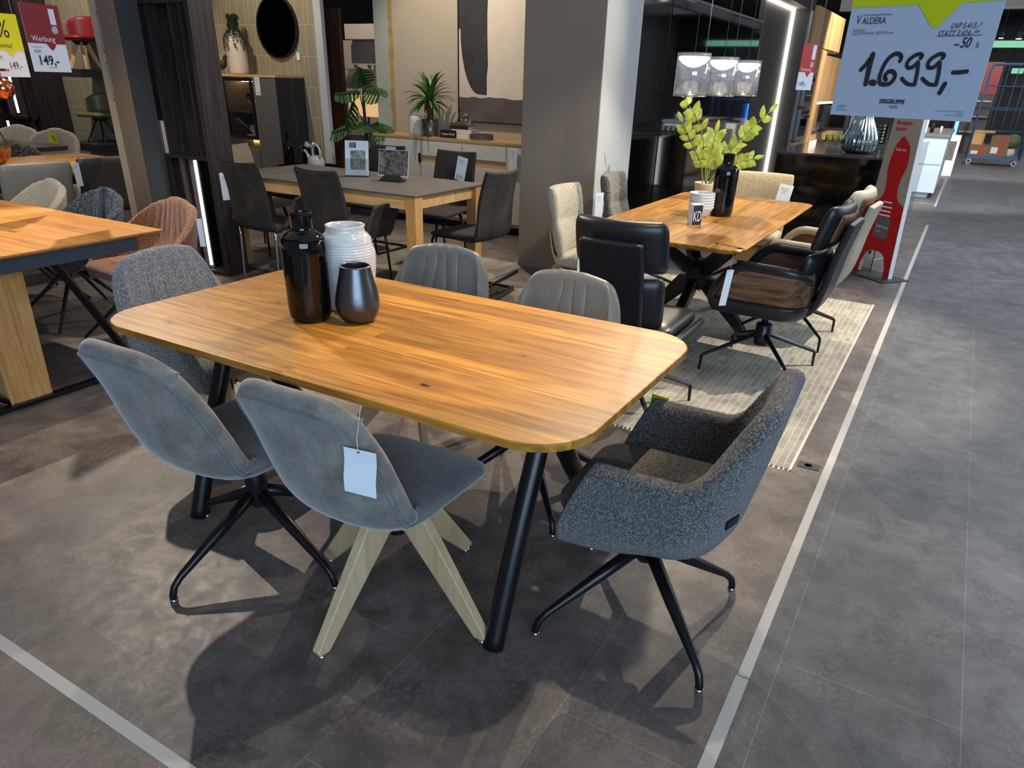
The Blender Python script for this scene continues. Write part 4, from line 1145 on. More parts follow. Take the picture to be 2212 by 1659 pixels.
t = thing('watering_can', 'white ceramic watering can with a big loop handle on the round side table', 'watering can', (-4.76, 4.50, .54), rad(-12))
MB().lathe(dense([(0, .002), (.055, 0), (.088, .03), (.098, .07), (.085, .12), (.055, .15), (.03, .16), (0, .163)], 3), 40).build('body', 'white_glaze', t, smooth=True)
MB().tube(arc([(-.06, 0, .06), (-.12, 0, .11), (-.17, 0, .17), (-.22, 0, .20)], 5), [.028] * 4 + [.02] * 5 + [.014] * 6 + [.011], 14).build('spout', 'white_glaze', t, smooth=True)
MB().tube(arc([(.06, 0, .10), (.095, 0, .17), (.075, 0, .245), (.0, 0, .27), (-.05, 0, .225), (-.045, 0, .15), (-.03, 0, .135)], 6), .013, 14).build('handle', 'white_glaze', t, smooth=True)

# ------------------------------------------------------------------ highboard, mirror and what stands on it
t = thing('highboard', 'grey highboard with a dark-framed glass door and oak top under the round mirror', 'cabinet', (0, 0, 0))
g = MB().box(-6.98, -6.745, 5.0, 5.43, .12, 1.46).box(-6.2, -5.80, 5.02, 5.43, .12, 1.46).box(-6.745, -6.2, 5.41, 5.43, .12, 1.46).box(-6.745, -6.2, 5.0, 5.43, .12, .66)
g.build('body', 'lacquer_grey', t)
box(-7.02, -5.78, 4.985, 5.44, 1.46, 1.485).build('top_slab', 'oak_light', t)
box(-5.80, -5.775, 4.995, 5.44, .12, 1.462).build('side_panel', 'lacquer_dark', t)
box(-6.95, -5.85, 5.06, 5.40, 0, .12).build('plinth', 'black_matte', t)
d = MB().box(-6.735, -6.70, 4.985, 5.005, .75, 1.45).box(-6.245, -6.21, 4.985, 5.005, .75, 1.45).box(-6.70, -6.245, 4.985, 5.005, .75, .79).box(-6.70, -6.245, 4.985, 5.005, 1.41, 1.45).build('door', 'black_matte', t)
d['label'] = 'black framed glass door'
box(-6.70, -6.245, 4.99, 4.994, .79, 1.41).build('pane', 'glass', d)
box(-6.19, -5.80, 4.99, 5.018, .13, 1.45).build('door', 'lacquer_grey', t, bevel=.002)
box(-6.74, -6.21, 4.985, 5.0, .13, .64).build('door', 'lacquer_grey', t, bevel=.002)
box(-6.74, -6.205, 5.02, 5.41, 1.05, 1.06).build('shelf', 'brown_door', t)
box(-6.74, -6.205, 5.02, 5.41, .75, .76).build('shelf', 'black_matte', t)
box(-6.735, -6.21, 5.05, 5.40, .662, .668).build('niche_floor', 'oak_light', t)
box(-6.735, -6.21, 5.37, 5.375, .672, .745).build('light_strip', 'niche_glow', t)  # glowing back panel stands in for the warm light filling the niche
box(-6.735, -6.21, 5.30, 5.305, 1.40, 1.408).build('light_strip', 'led_warm', t)
for i in range(3):
    o = MB().lathe([(0, 0), (.03, 0), (.075, .05), (.08, .055), (.07, .05), (0, .008)], 24).build('bowl', 'white', None, smooth=True)
    tag(o, 'small white bowl in the glass cabinet stack, %s' % ['bottom one', 'middle one', 'top one'][i], 'bowl', 'bowls in the cabinet', (-6.42, 5.16, .795 + .028 * i))
for i in range(2):
    o = MB().lathe([(0, 0), (.07, 0), (.115, .014), (.115, .018), (0, .01)], 32).build('plate', 'white', None, smooth=True)
    tag(o, '%s white plate under the bowls in the glass cabinet' % ['lower', 'upper'][i], 'plate', 'plates in the cabinet', (-6.42, 5.16, .761 + .016 * i))
for i, (x, h) in enumerate(((-6.33, 1.), (-6.42, .8), (-6.50, .9))):
    o = MB().lathe([(0, 0), (.034, .002), (.005, .008), (.004, .10 * h), (.03, .13 * h), (.042, .17 * h), (.036, .23 * h), (.034, .23 * h), (.039, .17 * h), (.0, .115 * h)], 24).build('wine_glass', 'glass', None, smooth=True)
    tag(o, '%s glass on the cabinet shelf behind the glass door' % ['right', 'middle', 'left'][i], 'glass', 'glasses in the cabinet', (x, 5.14 + .03 * i, 1.061))
price_card('white price tag on the grey door of the highboard', (-6.10, 4.985, 1.36), 0, .09, .20, '1.279,-', .024)
t = thing('round_mirror', 'round dark-framed mirror on the tiled wall', 'mirror', (-6.13, 5.44, 2.01))
R90 = Matrix.Rotation(pi / 2, 4, 'X')
MB().lathe([(.325, -.01), (.34, -.01), (.34, .03), (.325, .03), (.325, -.01)], 64).xform(R90).build('frame', 'black_matte', t)
MB().lathe([(0, .012), (.326, .012)], 64).xform(R90).build('glass', 'mirror_dark', t)
price_card('tiny white price card on the tiled wall beside the round mirror', (-5.83, 5.44, 1.70), 0, .055, .085, None, lines=2)
t = thing('vase', 'white bottle vase with trailing green succulent on the highboard', 'vase', (-6.66, 5.22, 1.485))
MB().lathe(dense([(0, 0), (.09, 0), (.112, .03), (.118, .15), (.115, .30), (.09, .40), (.045, .48), (.038, .55), (.042, .62), (.036, .62), (.03, .5), (0, .45)], 3), 40).build('body', 'bone', t, smooth=True)
rnd = random.Random(4); g = MB()
for k in range(40):
    a = rnd.uniform(pi, 2.1 * pi) if k % 3 else rnd.uniform(0, 2 * pi); L_ = rnd.uniform(.1, .42) if sin(a) < .3 else rnd.uniform(.1, .3)
    p = Vector((.02 * cos(a), .02 * sin(a), .63)); r_ = .05
    n = int(L_ / .014)
    for i in range(n):
        z = .645 - i * .014; rad_ = (.045 + .010 * sin(i)) if z > .50 else .05 + (.50 - z) * .70
        rad_ = min(rad_, .128)
        q = Vector((rad_ * cos(a + .03 * sin(i * .7 + k)), rad_ * sin(a + .03 * sin(i * .7 + k)), z))
        for m_ in range(2):
            leaf_mesh(g, q, Vector((cos(a) + rnd.uniform(-1, 1), sin(a) + rnd.uniform(-1, 1), rnd.uniform(-.6, .5))), Vector((0, 0, 1)), .034, .018, .3, n=2)
g.build('trailing_plant', 'succulent', t)
t = thing('bird_figurine', 'brown bird figurine on the highboard', 'figurine', (-6.84, 5.12, 1.485), rad(25))
pts = [(-.15, 0, .02), (-.09, 0, .045), (-.04, 0, .075), (.01, 0, .105), (.035, 0, .15), (.045, 0, .185), (.062, 0, .195), (.085, 0, .19)]
MB().tube(arc(pts, 4), [.006, .009, .012, .016, .020, .026, .032, .037, .041, .045, .047, .048, .046, .042, .037, .031, .027, .024, .022, .022, .023, .024, .023, .020, .015, .010, .006, .004, .002], 16).build('body', 'bird_brown', t, smooth=True)
for s_ in (-1, 1): MB().tube([(.0, s_ * .015, .06), (.005, s_ * .015, .004), (.03, s_ * .015, .002)], .003, 6).build('leg', 'bird_brown', t)
t = thing('glass_jar', 'small glass jar with a pale candle at the left edge of the highboard', 'jar', (-7.06 + .12, 5.08, 1.485))
MB().lathe([(.035, 0), (.04, .01), (.04, .14), (.02, .16), (.025, .18)], 24).build('jar', 'glass', t, smooth=True)
MB().lathe([(0, .004), (.03, .004), (.03, .10), (0, .10)], 20).build('candle', 'bone', t, smooth=True)

# ------------------------------------------------------------------ sideboard and wall picture
t = thing('sideboard', 'long cream sideboard with oak top and oak handle strips below the picture', 'sideboard', (0, 0, 0))
box(-4.33, -1.9, 5.06, 5.48, .115, .895).build('body', 'lacquer_cream', t)
rings = [[Vector((x, y, z)) for x, y in ((-4.33 - e, 5.06 - f), (-1.9, 5.06 - f), (-1.9, 5.485), (-4.33 - e, 5.485))] for z, e, f in ((.895, .01, .01), (.905, .04, .02), (.93, .04, .022))]
MB().loft(rings).build('top_slab', 'oak_light', t)
box(-4.25, -1.95, 5.14, 5.45, 0, .08).build('plinth', 'black_matte', t)
box(-4.33, -1.9, 5.05, 5.07, .085, .115).build('bottom_rail', 'oak_light', t)
box(-4.325, -3.708, 5.04, 5.06, .12, .885).build('door', 'lacquer_cream', t, bevel=.002)
o = box(-3.725, -3.695, 5.030, 5.042, .665, .76).build('handle', 'black_matte', t)
for x0, x1 in ((-3.698, -3.146), (-3.136, -2.592)):
    box(x0, x1, 5.04, 5.06, .742, .885).build('drawer', 'lacquer_cream', t, bevel=.002)
    box(x0, x1, 5.055, 5.062, .668, .738).build('handle_strip', 'oak_light', t)
    box(x0, x1, 5.04, 5.06, .12, .664).build('drawer', 'lacquer_cream', t, bevel=.002)
box(-2.582, -1.92, 5.04, 5.06, .12, .885).build('door', 'lacquer_cream', t, bevel=.002)
price_card('white price tag hanging on the right door of the sideboard', (-2.49, 5.02, .76), rad(-6), .10, .26, '2.349,-', .026, rad(2), lines=4)
t = thing('wall_picture', 'large abstract picture in black, grey and beige above the sideboard', 'picture', (-2.83, 5.49, 1.08))
Wp, Hp = 1.28, 1.75
fr = MB().box(-Wp / 2, -Wp / 2 + .012, -.04, .005, 0, Hp).box(Wp / 2 - .012, Wp / 2, -.04, .005, 0, Hp).box(-Wp / 2, Wp / 2, -.04, .005, 0, .012).box(-Wp / 2, Wp / 2, -.04, .005, Hp - .012, Hp)
fr.build('frame', 'black_matte', t)
box(-Wp / 2 + .012, Wp / 2 - .012, -.03, .0, .012, Hp - .012).build('canvas', 'lacquer_cream', t)
rnd = random.Random(8)
def rag(p0, p1, n_, a_):
    out = []
    for i in range(n_):
        q = i / (n_ - 1); out.append((p0[0] + (p1[0] - p0[0]) * q + rnd.uniform(-a_, a_), p0[1] + (p1[1] - p0[1]) * q + rnd.uniform(-a_, a_)))
    return out
def flat(poly, y, nm, mat):
    return MB().add([(x, y, z) for x, z in poly] , [tuple(range(len(poly)))]).build(nm, mat, t)
M['paint_black'] = plain('paint_black', srgb(54, 51, 50), .8, var=.25, scale=5)
M['paint_grey'] = plain('paint_grey', srgb(92, 82, 78), .8, var=.22, scale=7)
M['paint_pink'] = plain('paint_pink', srgb(208, 188, 172), .8, var=.05, scale=5)
M['paint_pale'] = plain('paint_pale', srgb(222, 208, 188), .8, var=.05, scale=5)
flat([(-.628, .24), (-.27, .24), (-.27, 1.735), (-.628, 1.735)], -.0305, 'paint_field', 'paint_pink')
flat([(-.27, .24), (.628, .21), (.628, 1.735), (-.27, 1.735)], -.0306, 'paint_field', 'paint_pale')
aa = [(-.628 + .0, 1.735)] + [(-.27 - .36 * cos(q), .27 + .85 * (1 - sin(q))) for q in [i * pi / 2 / 12 for i in range(13)]]
aa = [(-.628, 1.735), (-.628, .90)] + [(-.628 + .02 + .24 * (1 - cos(q)), .90 - .62 * sin(q)) for q in [i * pi / 2 / 10 for i in range(11)]] + rag((-.265, .27), (-.262, 1.735), 16, .008)
flat(aa, -.0312, 'paint_shape', 'paint_black')
flat([(-.628, .012), (.628, .012)] + rag((.628, .215), (-.25, .26), 18, .006) + rag((-.26, .25), (-.628, .25), 8, .006), -.0318, 'paint_band', 'paint_grey')

jar('vase', dense([(0, 0), (.065, 0), (.078, .012), (.082, .06), (.082, .15), (.072, .19), (.035, .20), (.03, .198), (.0, .19)], 3), 'bone', 'squat white vase at the left end of the sideboard', 'vase', (-3.88, 5.22, .93))
t = thing('potted_plant', 'bushy dragon plant in a grey metal pot on the sideboard', 'plant', (-3.66, 5.18, .93))
MB().lathe([(0, 0), (.072, 0), (.078, .01), (.095, .17), (.09, .17), (.08, .15), (0, .15)], 40).build('pot', 'metal_pot', t, smooth=True)
MB().lathe([(0, .155), (.085, .155)], 20).build('soil', 'soil', t)
MB().tube(arc([(0, 0, .15), (.01, 0, .22), (-.005, .0, .30), (.0, 0, .34)], 4), [.036, .037, .036, .034, .034, .036, .038, .036, .032, .03, .028, .026, .024], 12).build('trunk', 'trunk', t, smooth=True)
g = MB(); rnd = random.Random(21)
for k in range(64):
    a = k * 2.399; el = rnd.uniform(-.15, 1.35); L_ = rnd.uniform(.22, .36)
    d = Vector((cos(a) * cos(el), sin(a) * cos(el) * (.62 if sin(a) > 0 else .9), sin(el)))
    base = Vector((0, 0, .34)) + d * .02
    # arching strap
    nn = 8; cs = []; lf = []; rg = []
    s_ = d.cross(Vector((0, 0, 1))); s_ = s_.normalized() if s_.length > .01 else Vector((1, 0, 0))
    p = base.copy(); dd = d.copy()
    for i in range(nn + 1):
        q = i / nn; w = .019 * sin(pi * min(1, q * .85 + .12)) ** .7 * (1 if i < nn else 0)
        cs.append(p.copy()); lf.append(p + s_ * w + Vector((0, 0, w * .35))); rg.append(p - s_ * w + Vector((0, 0, w * .35)))
        p = p + dd * (L_ / nn); dd = (dd - Vector((0, 0, .13 + .08 * q))).normalized()
    g.add(lf + cs + rg, [(i, nn + 1 + i, nn + 2 + i, i + 1) for i in range(nn)] + [(nn + 1 + i, 2 * nn + 2 + i, 2 * nn + 3 + i, nn + 2 + i) for i in range(nn)])
g.build('foliage', 'leaf', t, smooth=True)
t = thing('name_sign', 'small black brand sign leaning in front of the books on the sideboard', 'sign', (-3.36, 5.10, .93), rad(2))
MB().cbox((0, 0, .04), (.20, .012, .08)).build('board', 'black_matte', t)
text('lettering', 'Dieter Knoll', .034, 'paper', t, T(-.082, -.0075, .03), sx=.95)
o = MB().lathe([(0, 0), (.012, 0)], 16).xform(T(-.088, -.0078, .045) @ R90).build('emblem', 'bright_red', t)
GB = 'books on the sideboard'
for i, (x, y, z, lx, ly, h, mt, lab) in enumerate((
        (-3.25, 5.28, .93, .26, .17, .045, 'book_white', 'lower white book in the pile on the sideboard'),
        (-3.26, 5.28, .976, .25, .17, .04, 'book_white', 'upper white book in the pile on the sideboard'),
        (-3.30, 5.28, 1.017, .22, .15, .03, 'bird_brown', 'lower brown book in the pile on the sideboard'),
        (-3.31, 5.28, 1.048, .21, .145, .025, 'trunk', 'upper brown book in the pile on the sideboard'))):
    b = thing('book', lab, 'book', (x, y, z), rad(3 * i), GB)
    g = MB().box(-lx / 2, lx / 2, -ly / 2, ly / 2, 0, .003).box(-lx / 2, lx / 2, -ly / 2, ly / 2, h - .003, h).box(-lx / 2, lx / 2, -ly / 2, -ly / 2 + .003, 0, h) if i > 1 else MB().box(-lx / 2, lx / 2, -ly / 2, ly / 2, 0, h)
    g.build('cover', mt, b)
    if i > 1: box(-lx / 2 + .004, lx / 2 - .002, -ly / 2 + .003, ly / 2 - .004, .003, h - .003).build('pages', 'book_white', b)
t = thing('glass_jug', 'clear glass jug on the pile of books', 'jug', (-3.24, 5.27, 1.074))
MB().lathe(dense([(0, .002), (.04, 0), (.055, .03), (.05, .07), (.03, .09), (.028, .10)], 3), 28).build('body', 'glass', t, smooth=True)
MB().tube(arc([(.04, 0, .08), (.085, 0, .08), (.09, 0, .04), (.05, 0, .02)], 5), .005, 8).build('handle', 'glass', t, smooth=True)
for i in range(4):
    o = MB().lathe([(0, 0), (.085, 0), (.130, .010), (.132, .013), (.128, .014), (0, .006)], 40).build('plate', 'white', None, smooth=True)
    MB().lathe([(.1312, .0118), (.1325, .0124), (.1325, .0138), (.1312, .0140)], 40).build('rim', 'bird_brown', o, smooth=True)
    tag(o, 'white plate with dark rim in the sideboard stack, %s' % ['lowest', 'second lowest', 'second from top', 'topmost'][i], 'plate', 'stacked plates on the sideboard', (-3.00, 5.20, .93 + .0125 * i))

# tall leafy plant in dark planter left of the sideboard
t = thing('potted_plant', 'tall split-leaf plant in a square dark blue planter', 'plant', (-4.60, 5.18, 0))
rings = [[Vector((x * k, y * k, z)) for x, y in ((-.2, -.2), (.2, -.2), (.2, .2), (-.2, .2))] for z, k in ((0, .82), (.72, 1), (.72, .93), (.66, .92))]
MB().loft(rings).build('planter', 'planter_blue', t)
box(-.185, .185, -.185, .185, .64, .672).build('soil', 'soil', t)
st = MB(); g = MB()
st.tube(arc([(0, 0, .66), (.01, 0, .9), (0, 0, 1.15), (0, 0, 1.30)], 4), [.022] * 5 + [.018] * 8, 10)
def monstera(c, d, up, L, W_):
    d = d.normalized(); s = d.cross(up).normalized(); u = s.cross(d).normalized()
    for sg in (-1, 1):
        n_ = 6
        for i in range(n_):
            a0 = i / n_; a1 = (i + .78) / n_
            rows = []
            for a in (a0, (a0 + a1) / 2, a1):
                w = W_ / 2 * (sin(pi * (a * .82 + .14)) ** .6); rows.append((c + d * L * a, c + d * L * (a + .12) + s * sg * w * (.9 if a != (a0 + a1) / 2 else 1.06) - u * w * .35 - Vector((0, 0, 1)) * .12 * L * a))
            for k in range(2):
                g.add([rows[k][0], rows[k + 1][0], rows[k + 1][1], rows[k][1]], [(0, 1, 2, 3)])
        for i in range(n_):
            a0 = i / n_; a1 = (i + 1) / n_; w0 = W_ * .2
            g.add([c + d * L * a0, c + d * L * a1, c + d * L * (a1 + .05) + s * sg * w0 * (1 - a1) , c + d * L * (a0 + .05) + s * sg * w0 * (1 - a0 * .5)], [(0, 1, 2, 3)])
for (bx, by, bz), d in (((.02, 0, 1.38), (.9, -.3, -.25)), ((-.02, 0, 1.33), (-.25, -.4, -.05)), ((.0, .02, 1.38), (.3, -.5, .5)), ((-.10, -.02, 1.22), (-.35, -.2, -.9)), ((-.13, 0, .98), (-.9, -.3, -.35)), ((.08, 0, 1.0), (.95, -.3, -.25)), ((.03, 0, 1.02), (.2, -.8, -.2))):
    st.tube(arc([(0, 0, bz - .22), (bx * .5, by - .03, bz - .08), (bx + d[0] * .06, by + d[1] * .06, bz + .02)], 4), .006, 8)
    monstera(Vector((bx + d[0] * .06, by + d[1] * .06, bz + .02)), Vector(d), Vector((0, -.5, 1)), .29, .30)
st.build('stems', 'stem_dark', t, smooth=True); g.build('foliage', 'leaf_dark', t)
tgp = price_card('tiny white care tag hanging on the stem of the split-leaf plant', (-4.64, 5.19, .93), rad(10), .03, .07, None, lines=0)

# room seen through the opening
t = thing('glass_shelf', 'glass wall shelf with small glasses seen through the opening', 'shelf', (-6.95, 7.94, 1.585))
box(-.38, .38, -.14, .05, 0, .012).build('shelf', 'glass', t)
box(-.38, .38, -.145, -.139, 0, .012).build('edge', 'leaf', t)
for i, x in enumerate((-.12, .16, .28)):
    o = MB().lathe([(.02, 0), (.03, .06), (.028, .06), (.018, .003), (0, .003)], 16).build('tea_glass', 'glass', None, smooth=True)
    tag(o, '%s little glass on the glass wall shelf' % ['left', 'middle', 'right'][i], 'glass', 'glasses on the wall shelf', (-6.95 + x, 7.87, 1.598))
t = thing('table_lamp', 'table lamp with glowing amber shade seen through the opening', 'lamp', (-6.33, 7.25, 0))
rings = [[Vector((x * k, y * k, z)) for x, y in rrect(-.27, .27, -.15, .15, .06, 5)] for z, k in ((.97, 1.02), (1.25, .97))]
MB().loft(rings).build('shade', 'lamp_shade', t, smooth=False)
MB().lathe([(.1, .72), (.1, .735), (.015, .74), (.015, 1.0)], 20).build('base', 'black_matte', t)
box(-.5, .5, -.25, .25, .66, .72).build('stand_top', 'lacquer_grey', t)
box(-.45, .45, -.2, .2, 0, .66).build('stand_body', 'lacquer_cream', t)

# ------------------------------------------------------------------ dark shelf unit with light strip
t = thing('shelf_unit', 'tall dark walnut shelf unit with a vertical light strip, beside the pillar', 'shelf', (0, 0, 0))
X0, X1, Y0, Y1 = -4.20, -3.46, 2.09, 2.30
box(X1 - .05, X1, Y0, Y1, 0, 2.9).build('side_panel', 'dark_walnut', t)
box(X0, X0 + .03, Y0, Y1, 0, 2.9).build('side_panel', 'dark_walnut', t)
box(X0, X1 - .05, Y1 - .012, Y1, 0, 2.9).build('back_panel', 'black_matte', t)
for x in (-4.09, -3.96, -3.695, -3.585): box(x, x + .016, Y0 + .005, Y1 - .012, .915, 2.9).build('upright', 'dark_walnut', t)
for x in (-4.03, -3.86): box(x, x + .016, Y0 + .005, Y1 - .012, .03, .89).build('upright', 'dark_walnut', t)
box(X0 + .03, X1 - .05, Y0, Y1 - .012, .89, .915).build('shelf', 'dark_walnut', t)
box(X0 + .03, X1 - .05, Y0, Y1 - .012, .0, .03).build('shelf', 'dark_walnut', t)
box(X0 + .03, X1 - .05, Y0, Y1 - .012, 1.94, 1.965).build('shelf', 'dark_walnut', t)
box(-3.80, -3.70, Y0 + .05, Y0 + .065, .03, .89).build('light_backing', 'lacquer_grey', t)
box(-3.722, -3.707, Y0 + .035, Y0 + .05, .06, .88).build('light_strip', 'led', t)
for i in range(4): MB().lathe([(.015, 0), (.015, .012)], 10, (X1 - .03, Y0 + .03 + .05 * i, -.001)).build('foot', 'chrome', t)
for i, (x, h, mt, lab) in enumerate(((-4.150, .20, 'bird_brown', 'left dark book standing in the shelf unit'), (-4.127, .20, 'trunk', 'second dark book standing in the shelf unit'), (-4.104, .195, 'black_matte', 'third dark book standing in the shelf unit'), (-4.045, .235, 'book_white', 'thick pale book standing in the shelf unit'))):
    b = thing('book', lab, 'book', (x, Y0 + .09, .9155), 0, 'books in the shelf unit')
    w = .010 if i < 3 else .024
    MB().box(-w, w, -.08, -.074, 0, h).box(-w, -w + .002, -.08, .08, 0, h).box(w - .002, w, -.08, .08, 0, h).build('cover', mt, b)
    box(-w + .002, w - .002, -.074, .078, .003, h - .004).build('pages', 'book_white', b)
jar('vase', dense([(0, 0), (.03, 0), (.045, .04), (.050, .14), (.035, .24), (.02, .28), (0, .28)], 3), 'white_glaze', 'white vase half hidden inside the dark shelf unit', 'vase', (-3.632, 2.22, .9155), n=32)
for i, z in enumerate((1.42, 1.75)):
    f = thing('picture_frame', '%s small dark picture frame on the narrow pillar edge' % ['lower', 'upper'][i], 'picture', (-4.238, 1.935, z))
    MB().box(-.05, .0, -.008, .012, -.13, .13).build('frame', 'black_matte', f)
    box(-.040, -.008, -.010, -.008, -.12, .12).build('print', 'paper', f)

# ------------------------------------------------------------------ left foreground table with black frame
t = thing('dining_table', 'oak table with black underframe and a broad wooden leg at the left edge', 'table', (0, 0, 0))
rings = []
for z, e in ((.738, .03), (.752, .0), (.760, 0)):
    rings.append([Vector((x, y, z)) for x, y in ((-4.2 + e, -1.0 + e), (-2.04 - e, -1.0 + e), (-2.04 - e, .61 - e), (-4.2 + e, .61 - e))])
MB().loft(rings).build('tabletop', 'oak_top4', t)
box(-4.0, -2.11, -.86, .50, .665, .738).build('apron', 'planter_blue', t, bevel=.002)
MB().loft([[Vector((x, y, z)) for x, y in ((-2.42 - k * .09, -.26), (-2.22 + k * .0, -.26), (-2.22, -.06 + k * .02), (-2.42 - k * .09, -.06 + k * .02))] for z, k in ((.0, 0), (.665, 1))]).build('leg', 'oak_z', t, bevel=.004)
o = MB().tube([(-2.20, .10, .66), (-2.20, .42, .0)], .028, 4, .8).build('leg', 'black_metal', t); o['label'] = 'slanting black metal leg'
box(-2.24, -2.19, -.85, .62, .0, .022).build('floor_bar', 'black_metal', t, bevel=.002)
MB().tube([(-2.3, -.6, .3), (-2.23, -.23, .01)], .014, 8).build('strut', 'black_metal', t, smooth=True)

GL = 'pleated armchairs behind the left table'
def round_tub(label, mat, loc, rz, top=.84, base='splay', group=GL, seatm=None, pleats=11):
    t = thing('armchair', label, 'chair', loc, rz, group)
    tub_parts(t, mat, seatm, hw=.315, back=.28, fwd=.20, R=.22, arm=.57, top=top, lean=.08, blend=(.20, .95), slant=.14, pleats=pleats, pleat_w=.46, amp=.010, bot=.37, thick=.055, narrow=.62, seat_z=.47, dome=.03)
    if base == 'splay': splay_base(t)
    else: star_base(t)
    return t
r1 = round_tub('terracotta fabric pleated armchair behind the left table', 'terracotta', (-2.63, .80, 0), rad(-96), .785)
r2 = round_tub('blue-grey fabric pleated armchair between the terracotta and cream ones', 'blue_knit', (-3.39, .82, 0), rad(-97), .775)
r3 = round_tub('cream knit pleated armchair in the row behind the left table', 'cream_knit', (-4.06, .84, 0), rad(-98), .775)
price_card('clear and white tag hanging behind the terracotta armchair', (-2.26, 1.0, .66), rad(60), .03, .16, None, lines=0)

# second left table with leather chairs
t = thing('dining_table', 'oak table carrying a glass cloche, behind the left foreground table', 'table', (0, 0, 0))
poly = [(-6.0, .3), (-4.95, .3), (-4.95, 2.12), (-5.30, 2.52), (-6.0, 2.55)]
MB().prism(poly, .715, .76, .0).build('tabletop', 'oak_top5', t)
for x, y in ((-5.85, .5), (-5.2, .5), (-5.85, 2.25), (-5.25, 2.1)):
    MB().cbox((x, y, .36), (.09, .09, .715)).build('leg', 'black_metal', t, bevel=.004)
def leather_chair(label, mat, loc, rz, w=.235):
    t = thing('armchair', label, 'chair', loc, rz, 'leather armchairs at the second left table')
    def slab(nm, pts, w0, w1, th, cur=.03, y0=0.):
        P = []
        for i, (x, z) in enumerate(pts):
            v = i / (len(pts) - 1); ww = w0 + (w1 - w0) * v
            P.append([Vector((x + cur * u * u, y0 + u * ww, z)) for u in [-1 + j / 5 for j in range(11)]])
        return MB().grid(P).build(nm, mat, t, smooth=True, solid=th, off=0, sub=1)
    slab('backrest', [(-.20, .40), (-.225, .50), (-.245, .62), (-.285, .76), (-.32, .86)], w, w * 1.02, .055)
    rings = []
    for z, ins in ((.38, .05), (.40, .01), (.45, .0), (.475, .012), (.485, .05)):
        rings.append([Vector((x, y, z)) for x, y in rrect(-.22 + ins, .25 - ins, -w + ins, w - ins, max(.02, .06 - ins * .4), 6)])
    MB().loft(rings).build('seat', mat, t, smooth=True, sub=1)
    for sg in (-1, 1):
        P = [[Vector((x, sg * (w + .02 + .05 * q), .40 + (zt - .40) * q)) for q in (0, .25, .5, .75, 1)] for x, zt in ((-.22, .66), (-.1, .655), (.05, .65), (.15, .64), (.22, .60))]
        MB().grid(P).build('armrest', mat, t, smooth=True, solid=.045, off=0, sub=1)
    star_base(t)
    return t
leather_chair('taupe leather armchair seen from behind at the second left table', 'leather_taupe', (-4.88, 1.40, 0), rad(176), .26)
leather_chair('dark brown leather armchair seen from behind, beside the pillar', 'leather_dark', (-4.96, 2.05, 0), rad(172), .25)
price_card('white tag on the side of the taupe leather armchair', (-4.60, 1.69, .74), rad(110), .07, .18, None, lines=2)

t = thing('cloche', 'large clear glass cloche on a turned wooden bowl at the left edge', 'cloche', (-5.47, 1.42, .76))
MB().lathe(dense([(0, 0), (.10, 0), (.17, .03), (.215, .09), (.225, .135), (.215, .137), (.20, .10), (.15, .06), (0, .05)], 3), 48).build('bowl', 'acacia', t, smooth=True)
MB().lathe(dense([(.185, .10), (.20, .16), (.19, .24), (.14, .34), (.06, .42), (.02, .45), (.0, .452)], 4), 48).build('dome', 'glass', t, smooth=True, solid=.004, off=-1)
MB().lathe([(0, .10), (.17, .10), (.10, .125), (0, .13)], 24).build('moss', 'soil', t)
MB().tube(arc([(0, 0, .12), (.01, 0, .2), (.03, .01, .27)], 3), .004, 6).build('sprig', 'stem', t)

# pale tub chairs and grey table far left
GB2 = 'beige tub armchairs at the tiled wall on the left'
b1 = round_tub('beige tub armchair with a yellow ticket by the tiled wall', 'beige_knit', (-7.55, 3.05, 0), rad(-60), .84, group=GB2, pleats=9)
b2 = dup(b1, (-8.35, 3.05, 0), rad(-60), 'beige tub armchair left of the one with a yellow ticket', GB2)
tk = thing('ticket', 'yellow discount ticket stuck on the beige tub armchair', 'ticket', (-7.44, 3.12, .785), rad(30))
MB().cbox((0, 0, 0), (.10, .002, .10)).build('card', 'yellow_print', tk)
text('lettering', '%', .085, 'ink', tk, T(-.01, -.002, -.03))
b3 = round_tub('dark brown fuzzy armchair in front of the grey table end', 'brown_fuzz', (-6.75, 2.20, 0), rad(168), .82, group='fuzzy chair')
del b3['group']
t = thing('dining_table', 'grey table whose end shows between the beige armchairs', 'table', (0, 0, 0))
MB().loft([[Vector((x, y, z)) for x, y in ((-8.6, 2.45 + e), (-6.85 - e, 2.45 + e), (-6.85 - e, 2.95), (-8.6, 2.95))] for z, e in ((.70, .05), (.75, 0))]).build('tabletop', 'lacquer_grey', t)
MB().lathe([(.25, 0), (.25, .02), (.05, .03), (.05, .70)], 24, (-7.7, 2.7, 0)).build('pedestal', 'black_metal', t, smooth=True)

